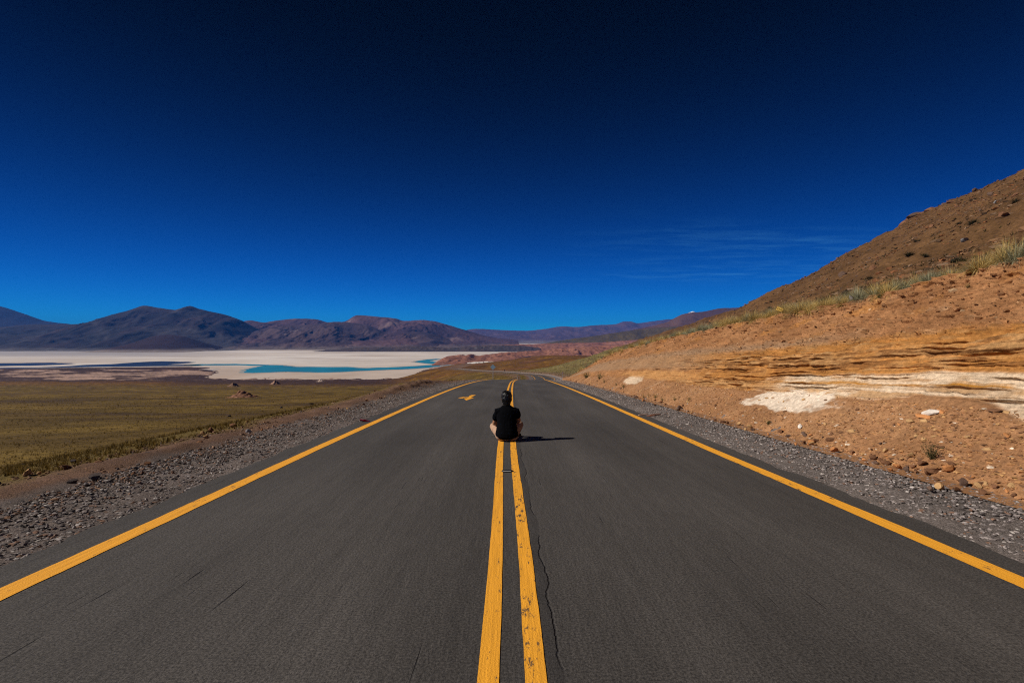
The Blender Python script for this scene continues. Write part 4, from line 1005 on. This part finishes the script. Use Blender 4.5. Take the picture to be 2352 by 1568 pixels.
def loft(bm, rings, seg=28, pw=2.3):
    L = []
    for (z, cx_, cy_, rx, ry) in rings:
        ring = []
        for k in range(seg):
            a = 2 * math.pi * k / seg; c_, s_ = math.cos(a), math.sin(a); e = 2 / pw
            ring.append(bm.verts.new((cx_ + rx * math.copysign(abs(c_)**e, c_), cy_ + ry * math.copysign(abs(s_)**e, s_), z)))
        L.append(ring)
    for i in range(len(L) - 1):
        for k in range(seg): bm.faces.new((L[i][k], L[i][(k+1) % seg], L[i+1][(k+1) % seg], L[i+1][k]))
    bm.faces.new(L[0][::-1]); bm.faces.new(L[-1]); bmesh.ops.recalc_face_normals(bm, faces=bm.faces[:])
def fused(name, bm, voxel, smooth_it, mat, parent, disp=None):
    """one continuous skin out of overlapping volumes"""
    me = bpy.data.meshes.new(name); bm.to_mesh(me); bm.free(); o = bpy.data.objects.new(name, me); COL.objects.link(o)
    m = o.modifiers.new('r', 'REMESH'); m.mode = 'VOXEL'; m.voxel_size = voxel; m.use_smooth_shade = True
    m = o.modifiers.new('s', 'SMOOTH'); m.iterations = smooth_it; m.factor = .5
    dg = bpy.context.evaluated_depsgraph_get(); new = bpy.data.meshes.new_from_object(o.evaluated_get(dg)); bpy.data.objects.remove(o)
    if disp is not None:
        co = np.zeros(len(new.vertices) * 3, np.float32); no = np.zeros_like(co)
        new.vertices.foreach_get('co', co); new.vertices.foreach_get('normal', no); co = co.reshape(-1, 3); no = no.reshape(-1, 3)
        co = co + no * disp(co)[:, None]; new.vertices.foreach_set('co', co.astype(np.float32).ravel()); new.update()
    new.polygons.foreach_set('use_smooth', [True] * len(new.polygons)); new.name = name; new.materials.clear()
    return link(name, new, mat, parent)
def cloth(name, c, scale=260, var=.12):
    t = NT(name); vec = t.n('ShaderNodeTexCoord').outputs['Object']; f = t.noise(vec, 14, 4); w = t.noise(vec, scale, 2)
    k = t.mix(t.rng(f, .3, .7, 0, 1), tuple(i * (1 - var) for i in c), tuple(i * (1 + var) for i in c)); t.l(k, t.b.inputs['Base Color'])
    t.b.inputs['Roughness'].default_value = 1.0; t.b.inputs['Specular IOR Level'].default_value = .03; t.l(t.bump(t.math('ADD', w, t.math('MULTIPLY', f, 3.0)), .35, .006), t.b.inputs['Normal'])
    return t.m
M_SHIRT = cloth('black_cotton', (.0032, .0034, .0045)); M_PANTS = cloth('beige_twill', (.40, .255, .175)); M_SKIN = plain('skin', (.36, .165, .085), .55, var=.08, scale=30)
M_HAIR = NT('black_hair'); M_HAIR.b.inputs['Base Color'].default_value = (.006, .005, .005, 1); M_HAIR.b.inputs['Roughness'].default_value = .42; M_HAIR.b.inputs['Specular IOR Level'].default_value = .35; M_HAIR = M_HAIR.m
M_SHOE = cloth('dark_shoe', (.03, .028, .028)); M_SOLE = plain('rubber_sole', (.05, .048, .045), .7, var=.1); M_EYE = plain('eye', (.05, .03, .02), .2)
PX, PY = -.095, 8.83
per = empty('person', (PX, PY, float(zr(PY)) + .004)); per.rotation_euler = (R(-2.8), 0, 0)
tag(per, 'person in black t-shirt and beige trousers sitting cross legged on the centre lines', 'person')
SHL, SHR = (-.176, .085, .522), (.174, .085, .526)
ELL, ELR = (-.232, .155, .300), (.222, .175, .345); WRL, WRR = (-.085, .385, .250), (.085, .400, .262)
KNL, KNR = (-.262, .40, .215), (.245, .42, .245); ANL, ANR = (.085, .50, .065), (-.10, .575, .065)
# body: one skin (head, neck, trunk, arms, hands, lower legs)
bm = bmesh.new()
ellip(bm, (-.004, .135, .775), (.076, .094, .105)); ellip(bm, (-.004, .165, .715), (.057, .070, .065)); ellip(bm, (-.004, .222, .685), (.026, .022, .022))
sweep(bm, [(-.002, .095, .585, .062), (-.003, .105, .65, .056), (-.004, .125, .70, .056)])
sweep(bm, [(-.004, .218, .775, .011), (-.004, .240, .745, .015)], 10); ellip(bm, (-.004, .226, .715), (.024, .012, .008))
for s in (-1, 1):
    ellip(bm, (-.004 + s * .088, .136, .742), (.012, .022, .033), Matrix.Rotation(s * R(20), 3, 'Z'))
    ellip(bm, (-.004 + s * .032, .215, .790), (.020, .012, .008))
loft(bm, [(.08, 0, .0, .15, .11), (.2, 0, .02, .15, .10), (.36, 0, .05, .145, .09), (.5, 0, .08, .155, .085), (.585, 0, .09, .09, .06)])
def arm(S, E, W, sgn):
    S, E, W = Vector(S), Vector(E), Vector(W)
    sweep(bm, [(*S, .046), (*(S.lerp(E, .5)), .046), (*E, .040)]); sweep(bm, [(*E, .041), (*(E.lerp(W, .3)), .041), (*W, .026)])
    d = (W - E).normalized(); pal = W + d * .05; sweep(bm, [(*W, .024), (*(W + d * .03), .032), (*pal, .031)], 12)
    side = d.cross(Vector((0, 0, 1))).normalized()
    for i, (l, oo) in enumerate(((.068, -.030), (.078, -.010), (.073, .010), (.056, .029))):
        b = pal + side * oo + d * .005; k1 = b + d * l * .5 - Vector((0, 0, .012)); k2 = k1 + d * l * .28 - Vector((0, 0, .026))
        sweep(bm, [(*b, .0105), (*k1, .0095), (*k2, .0085)], 8)
    tb = W + d * .022 - side * sgn * .028; sweep(bm, [(*tb, .012), (*(tb + d * .03 - side * sgn * .018), .0105), (*(tb + d * .058 - side * sgn * .016 - Vector((0, 0, .01))), .009)], 8)
arm(SHL, ELL, WRL, -1); arm(SHR, ELR, WRR, 1)
for K_, A_ in ((KNL, ANL), (KNR, ANR)):
    sweep(bm, [(*Vector(K_), .05), (*Vector(K_).lerp(Vector(A_), .5), .046), (*A_, .034)])
    sweep(bm, [(0.1 * (1 if K_[0] < 0 else -1), .04, .12, .07), (*K_, .055)])
body = fused('body', bm, .0065, 3, M_SKIN, per)
bm = bmesh.new()
for s in (-1, 1): ellip(bm, (-.004 + s * .031, .222, .772), (.012, .010, .009), sub=2)
bm_obj('eyes', bm, M_EYE, body, True)
# t-shirt
def folds(co):
    x, y, z = co[:, 0], co[:, 1], co[:, 2]
    return .006 * fbm(x * 9 + z * 5, z * 14 - y * 4, 3, 201) * sstep(.58, .3, z) + .005 * fbm(z * 26 + x * 6, x * 5 + y * 9, 2, 205) * sstep(.30, .12, z) + .003 * fbm(x * 30, z * 30, 2, 207)
bm = bmesh.new()
loft(bm, [(.036, .0, -.012, .150, .105), (.050, .0, -.012, .178, .128), (.085, .0, -.008, .206, .150), (.135, .0, .0, .210, .155), (.20, .0, .010, .197, .145), (.28, .0, .030, .183, .132), (.36, .0, .048, .182, .125), (.44, .0, .066, .186, .122),
          (.51, .0, .080, .186, .116), (.555, .0, .090, .172, .104), (.592, -.001, .096, .138, .088), (.618, -.002, .100, .100, .074), (.640, -.002, .102, .074, .066)])
for s_ in (-1, 1): ellip(bm, (s_ * .128, .088, .532), (.085, .085, .056))
def sleeve(S, E, f, r0, r1):
    S, E = Vector(S), Vector(E); sweep(bm, [(*(S + Vector((-math.copysign(.05, S.x), 0, .004))), r0), (*S, r0), (*S.lerp(E, f * .55), (r0 + r1) / 2), (*S.lerp(E, f), r1)], 18)
sleeve(SHL, ELL, .58, .073, .066); sleeve(SHR, ELR, .48, .073, .066)
fused('t_shirt', bm, .0075, 8, M_SHIRT, per, folds)
# trousers
def pfold(co):
    x, y, z = co[:, 0], co[:, 1], co[:, 2]
    return .006 * fbm(x * 16 + y * 22, z * 18, 3, 211) + .004 * fbm((x + y) * 40, z * 9, 2, 213)
bm = bmesh.new()
ellip(bm, (0, .02, .105), (.208, .155, .105)); ellip(bm, (-.10, .0, .09), (.108, .12, .09)); ellip(bm, (.10, .0, .09), (.108, .12, .09))
for s, K_, A_ in ((-1, KNL, ANL), (1, KNR, ANR)):
    K_ = Vector(K_); A_ = Vector(A_); hp = Vector((s * .115, .05, .118))
    sweep(bm, [(*hp, .098), (*hp.lerp(K_, .45), .092), (*hp.lerp(K_, .8), .080), (*K_, .072)], 20)
    sweep(bm, [(*K_, .071), (*K_.lerp(A_, .45), .068), (*K_.lerp(A_, .86), .052)], 18)
tr = fused('trousers', bm, .008, 5, M_PANTS, per, pfold)
# shoes
for A_, dx_ in ((ANL, 1), (ANR, -1)):
    A_ = Vector(A_); d = Vector((dx_ * .86, .5, -.08)).normalized(); bm = bmesh.new()
    sweep(bm, [(*(A_ - d * .03 + Vector((0, 0, -.012))), .036), (*(A_ + d * .06 + Vector((0, 0, -.016))), .040), (*(A_ + d * .13 + Vector((0, 0, -.022))), .040), (*(A_ + d * .19 + Vector((0, 0, -.026))), .030)], 16)
    sh = fused('shoe', bm, .007, 3, M_SHOE, per); bm = bmesh.new(); rot = Matrix.Rotation(math.atan2(d.y, d.x), 3, 'Z')
    bm_box(bm, A_ + d * .085 + Vector((0, 0, -.054)), (.27, .075, .016), rot, .006); bm_obj('sole', bm, M_SOLE, sh, True)
# hair: cap over crown and nape, plus tufts that break its outline
def hair_n(co):
    x, y, z = co[:, 0], co[:, 1], co[:, 2]
    return .008 * fbm(x * 34, z * 16 + y * 30, 3, 221) + .004 * fbm(x * 90, z * 50, 2, 223)
bm = bmesh.new()
ellip(bm, (-.004, .125, .806), (.098, .108, .098)); ellip(bm, (-.004, .098, .750), (.095, .085, .095)); ellip(bm, (-.004, .074, .685), (.070, .048, .074)); ellip(bm, (-.010, .16, .868), (.056, .060, .034))
hair = fused('hair', bm, .006, 2, M_HAIR, per, hair_n)
hv = [(v.co.copy(), v.normal.copy()) for v in hair.data.vertices]; r_ = random.Random(5); bm = bmesh.new()
for i in range(700):
    c_, n_ = r_.choice(hv)
    if c_.z < .64 or n_.y > .75: continue
    t_ = Vector((r_.gauss(0, .5), .15 + r_.gauss(0, .3), -.5 if c_.z < .84 else .5)).normalized(); d = (n_ * .55 + t_).normalized(); l = r_.uniform(.012, .026) * (1.25 if c_.z > .86 else .9); sd_ = n_.cross(d).normalized() * .0035
    vs = [bm.verts.new(c_ - n_ * .004 - sd_), bm.verts.new(c_ - n_ * .004 + sd_), bm.verts.new(c_ + d * l), bm.verts.new(c_ + n_ * .004)]
    bm.faces.new((vs[0], vs[1], vs[2])); bm.faces.new((vs[1], vs[3], vs[2])); bm.faces.new((vs[3], vs[0], vs[2]))
bm_obj('hair_strands', bm, M_HAIR, hair)

# ------------------------------------------------------------------ signs, posts and things on the road
M_GALV = plain('galvanised_steel', (.50, .51, .52), .6, .1, var=.2, scale=20); M_BACK = plain('sign_back_grey', (.36, .54, .66), .6, .0, var=.15, scale=8)
M_YEL = plain('yellow_sign', (.75, .42, .04), .5, var=.12, scale=12); M_WHITE = plain('white_sign', (.62, .55, .52), .5, var=.1); M_RED = plain('red_plastic', (.28, .012, .015), .4, var=.25, scale=60)
M_BLACK = plain('black_paint', (.02, .018, .015), .6, var=.2); M_WOOD = plain('weathered_wood', (.40, .27, .15), .8, var=.3, scale=25); M_STICK = plain('brown_bark', (.14, .055, .03), .85, var=.35, scale=40); M_RUB = plain('black_rubber', (.018, .018, .019), .5, var=.2)
def ground_at(x, y): return Vector((x, y, float(land(x, y)) - .05))
def diamond_sign(x, y, h, s, label, plate_mat, rz=0, round_=False):
    e = empty('road_sign', ground_at(x, y), rz); bm = bmesh.new(); bm_box(bm, (0, .03, h / 2 - .1), (.10, .06, h + .2), None, .008); bm_obj('post', bm, M_GALV, e)
    bm = bmesh.new(); zc_ = h - s * .72
    if round_: bm_cyl(bm, (0, -.004, zc_), (0, -.016, zc_), s / 2, None, 28)
    else: bm_box(bm, (0, -.01, zc_), (s, .006, s), Matrix.Rotation(R(45), 3, 'Y'), .002)
    pl = bm_obj('sign_plate', bm, plate_mat, e)
    bm = bmesh.new(); bm_box(bm, (0, -.002, zc_ + s * .25), (s * .5, .012, .03)); bm_box(bm, (0, -.002, zc_ - s * .25), (s * .5, .012, .03)); bm_obj('bracket', bm, M_GALV, pl)
    tag(e, label, 'sign'); return e
d_ = diamond_sign(-2.95, 75, 2.6, .60, 'grey diamond warning sign seen from behind on the left of the crest', M_BACK)
diamond_sign(1.35, 122, 1.75, .30, 'small narrow sign post seen from behind left of the dip', M_BACK, 1.1)
diamond_sign(-4.6, 300, 2.4, .75, 'dark diamond sign seen from behind by the far bend', plain('dark_sign_back', (.05, .055, .06), .6), 0)
diamond_sign(-10.3, 446, 2.8, .8, 'tiny yellow diamond sign beyond the far bend', M_YEL, math.pi)
e = diamond_sign(17.4, 166, 2.2, .62, 'small round speed limit sign on the right of the far road', M_WHITE, 0, True)
bm = bmesh.new(); n_ = 32; zc_ = 2.2 - .62 * .72
ri = [[bm.verts.new((r * math.cos(2*math.pi*k/n_), -.021, zc_ + r * math.sin(2*math.pi*k/n_))) for k in range(n_)] for r in (.235, .312)]
for k in range(n_): bm.faces.new((ri[0][k], ri[0][(k+1) % n_], ri[1][(k+1) % n_], ri[1][k]))
bm_obj('red_rim', bm, plain('sign_red', (.30, .05, .05), .5), e)
# small painted board on a stake at the lip
yb_ = 17.7; xb_ = float(xc(yb_)) + float(_lipx(yb_)) - .02; e = empty('stake_board', (xb_, yb_, float(surf(xb_, yb_)) - .08), R(-25)); tag(e, 'little yellow painted board on a stake at the lip of the cutting', 'sign')
bm = bmesh.new(); bm_box(bm, (.04, .012, .13), (.035, .018, .30), Matrix.Rotation(R(-4), 3, 'Y'), .003); bm_obj('stake', bm, M_WOOD, e)
rt = Matrix.Rotation(R(24), 3, 'Y'); bm = bmesh.new(); bm_box(bm, (-.02, -.006, .30), (.21, .014, .125), rt, .003); pl = bm_obj('board', bm, plain('yellow_board', (.72, .46, .10), .6, var=.15, scale=30), e)
bm = bmesh.new()
for cx_, st in ((-.062, ((-.014, .02, .034, .008, 0), (.0, .0, .008, .045, .5), (-.004, -.022, .034, .008, 0))), (-.008, ((-.012, 0, .008, .045, 0), (.010, 0, .008, .045, .25), (0, .0, .024, .008, .4))), (.046, ((-.012, .0, .008, .042, .3), (.010, .0, .008, .042, -.3), (0, -.006, .024, .008, 0)))):
    for ox, oz, w, h, a in st:
        c0 = rt @ Vector((cx_ + ox, 0, oz)); bm_box(bm, (c0.x - .02, -.0145, .30 + c0.z), (w, .003, h), rt @ Matrix.Rotation(a, 3, 'Y'))
bm_obj('lettering', bm, M_BLACK, pl)
# reflector stud between the centre lines
yk = 6.37; e = empty('road_stud', (float(xc(yk)), yk, float(zr(yk)) + .004)); tag(e, 'flat dark road stud with a pale reflector between the centre lines', 'road stud')
bm = bmesh.new(); loft(bm, [(0, 0, 0, .080, .045), (.010, 0, 0, .076, .040), (.017, 0, 0, .062, .026)], 24, 2.6); bd = bm_obj('base', bm, M_RUB, e, True)
bm = bmesh.new(); bm_box(bm, (-.005, -.036, .0115), (.10, .004, .007), Matrix.Rotation(R(-30), 3, 'X'), .001); bm_obj('reflector', bm, plain('reflector', (.75, .75, .72), .15, .3), e)
# litter
def stick(p, l, r, rz, label, mat, tilt=0.05, cat='stick', name='stick'):
    bm = bmesh.new(); rr_ = random.Random(int(l * 1e4)); pts = [(l * (f - .5), rr_.gauss(0, l * .02), r + rr_.gauss(0, r * .1) + math.sin(tilt) * l * f, r * (1 - .35 * f)) for f in (0, .3, .6, 1)]
    sweep(bm, pts, 9); o = bm_obj(name, bm, mat, None, True); o.location = p; o.rotation_euler[2] = rz; return tag(o, label, cat, None)
def road_pt(fx, fy): x, y = on_road(*px(fx, fy)); return Vector((x, y, float(zr(y)) + .002))
stick(road_pt(2541, 1662) + Vector((.22, 0, 0)), .26, .016, .25, 'pale bare stick lying at the right asphalt edge', plain('pale_wood', (.55, .34, .24), .8, var=.2), cat='stick')
stick(road_pt(2571, 1666) + Vector((.22, 0, 0)) + Vector((0, 0, -.02)), .20, .02, -.7, 'dark broken stick in the middle of the three on the right', M_STICK, .2)
stick(road_pt(2590, 1661) + Vector((.22, 0, 0)) + Vector((0, 0, -.02)), .28, .026, .12, 'brown stick lying in the gravel, rightmost of the three', M_STICK)
bm = bmesh.new(); bm_box(bm, (0, 0, .02), (.24, .10, .03), Matrix.Rotation(R(12), 3, 'Y'), .008); bm_box(bm, (.03, .02, .045), (.12, .06, .012), Matrix.Rotation(R(-9), 3, 'X'), .004)
o = bm_obj('plastic_scrap', bm, M_RED); o.location = road_pt(1508, 1686) + Vector((-.30, 0, 0)); o.rotation_euler[2] = .15; tag(o, 'broken red plastic scrap beside the left edge line', 'litter')

# ------------------------------------------------------------------ thin high cloud, far away over the hill
t = NT('cirrus'); t.t.nodes.remove(t.b); vec = t.n('ShaderNodeNewGeometry').outputs['Position']
rot_ = t.n('ShaderNodeMapping'); rot_.inputs['Rotation'].default_value = (0, 0, R(-18)); rot_.inputs['Scale'].default_value = (1 / 2600, 1 / 1000, 0); t.l(vec, rot_.inputs['Vector'])
f1_ = t.noise(rot_.outputs[0], 1.0, 7, .62); big = t.n('ShaderNodeMapping'); big.inputs['Scale'].default_value = (1 / 9000, 1 / 7000, 0); big.inputs['Location'].default_value = (.35, .1, 0); t.l(vec, big.inputs['Vector'])
f2_ = t.noise(big.outputs[0], 1.0, 3)
edge_ = t.n('ShaderNodeAttribute', attribute_name='Col').outputs['Fac']
al = t.math('MULTIPLY', t.math('MULTIPLY', t.rng(f1_, .46, .80, 0, 1), t.rng(f2_, .40, .62, 0, 1)), t.math('MULTIPLY', edge_, .20))
tr_ = t.n('ShaderNodeBsdfTransparent'); tl = t.n('ShaderNodeBsdfTranslucent'); tl.inputs['Color'].default_value = (.12, .55, .95, 1); df = t.n('ShaderNodeBsdfDiffuse'); df.inputs['Color'].default_value = (.12, .55, .95, 1)
ad = t.n('ShaderNodeAddShader'); t.l(tl.outputs[0], ad.inputs[0]); t.l(df.outputs[0], ad.inputs[1]); mx = t.n('ShaderNodeMixShader'); t.l(al, mx.inputs[0]); t.l(tr_.outputs[0], mx.inputs[1]); t.l(ad.outputs[0], mx.inputs[2]); t.l(mx.outputs[0], t.out.inputs[0])
g = np.linspace(0, 1, 30); A, B = np.meshgrid(g, g, indexing='ij'); X = 500 + B * 22000; Y = 9500 + A * 17000; Z = 3000 - ((X / 1e4)**2 + (Y / 1e4)**2) * 30
em = (sstep(0, .25, A) * sstep(1, .75, A) * sstep(0, .2, B) * sstep(1, .8, B))[..., None] * np.ones(3)
o = link('cirrus_cloud', grid_mesh('cirrus_cloud', X, Y, Z, em), t.m); tag(o, 'faint wisps of high cloud over the hill on the right', kind='stuff'); o.visible_shadow = True

# ------------------------------------------------------------------ the thin blue air of the high basin
bm = bmesh.new(); bm_box(bm, (0, 5500, 205), (52000, 17000, 570)); t = NT('air'); t.t.nodes.remove(t.b)
pv = t.n('ShaderNodeVolumePrincipled'); pv.inputs['Color'].default_value = (.045, .27, 1.0, 1); pv.inputs['Density'].default_value = 5.0e-5; pv.inputs['Anisotropy'].default_value = 0.0
t.l(pv.outputs[0], t.out.inputs['Volume']); o = bm_obj('haze', bm, t.m); tag(o, 'clear bluish air over the basin', kind='stuff')
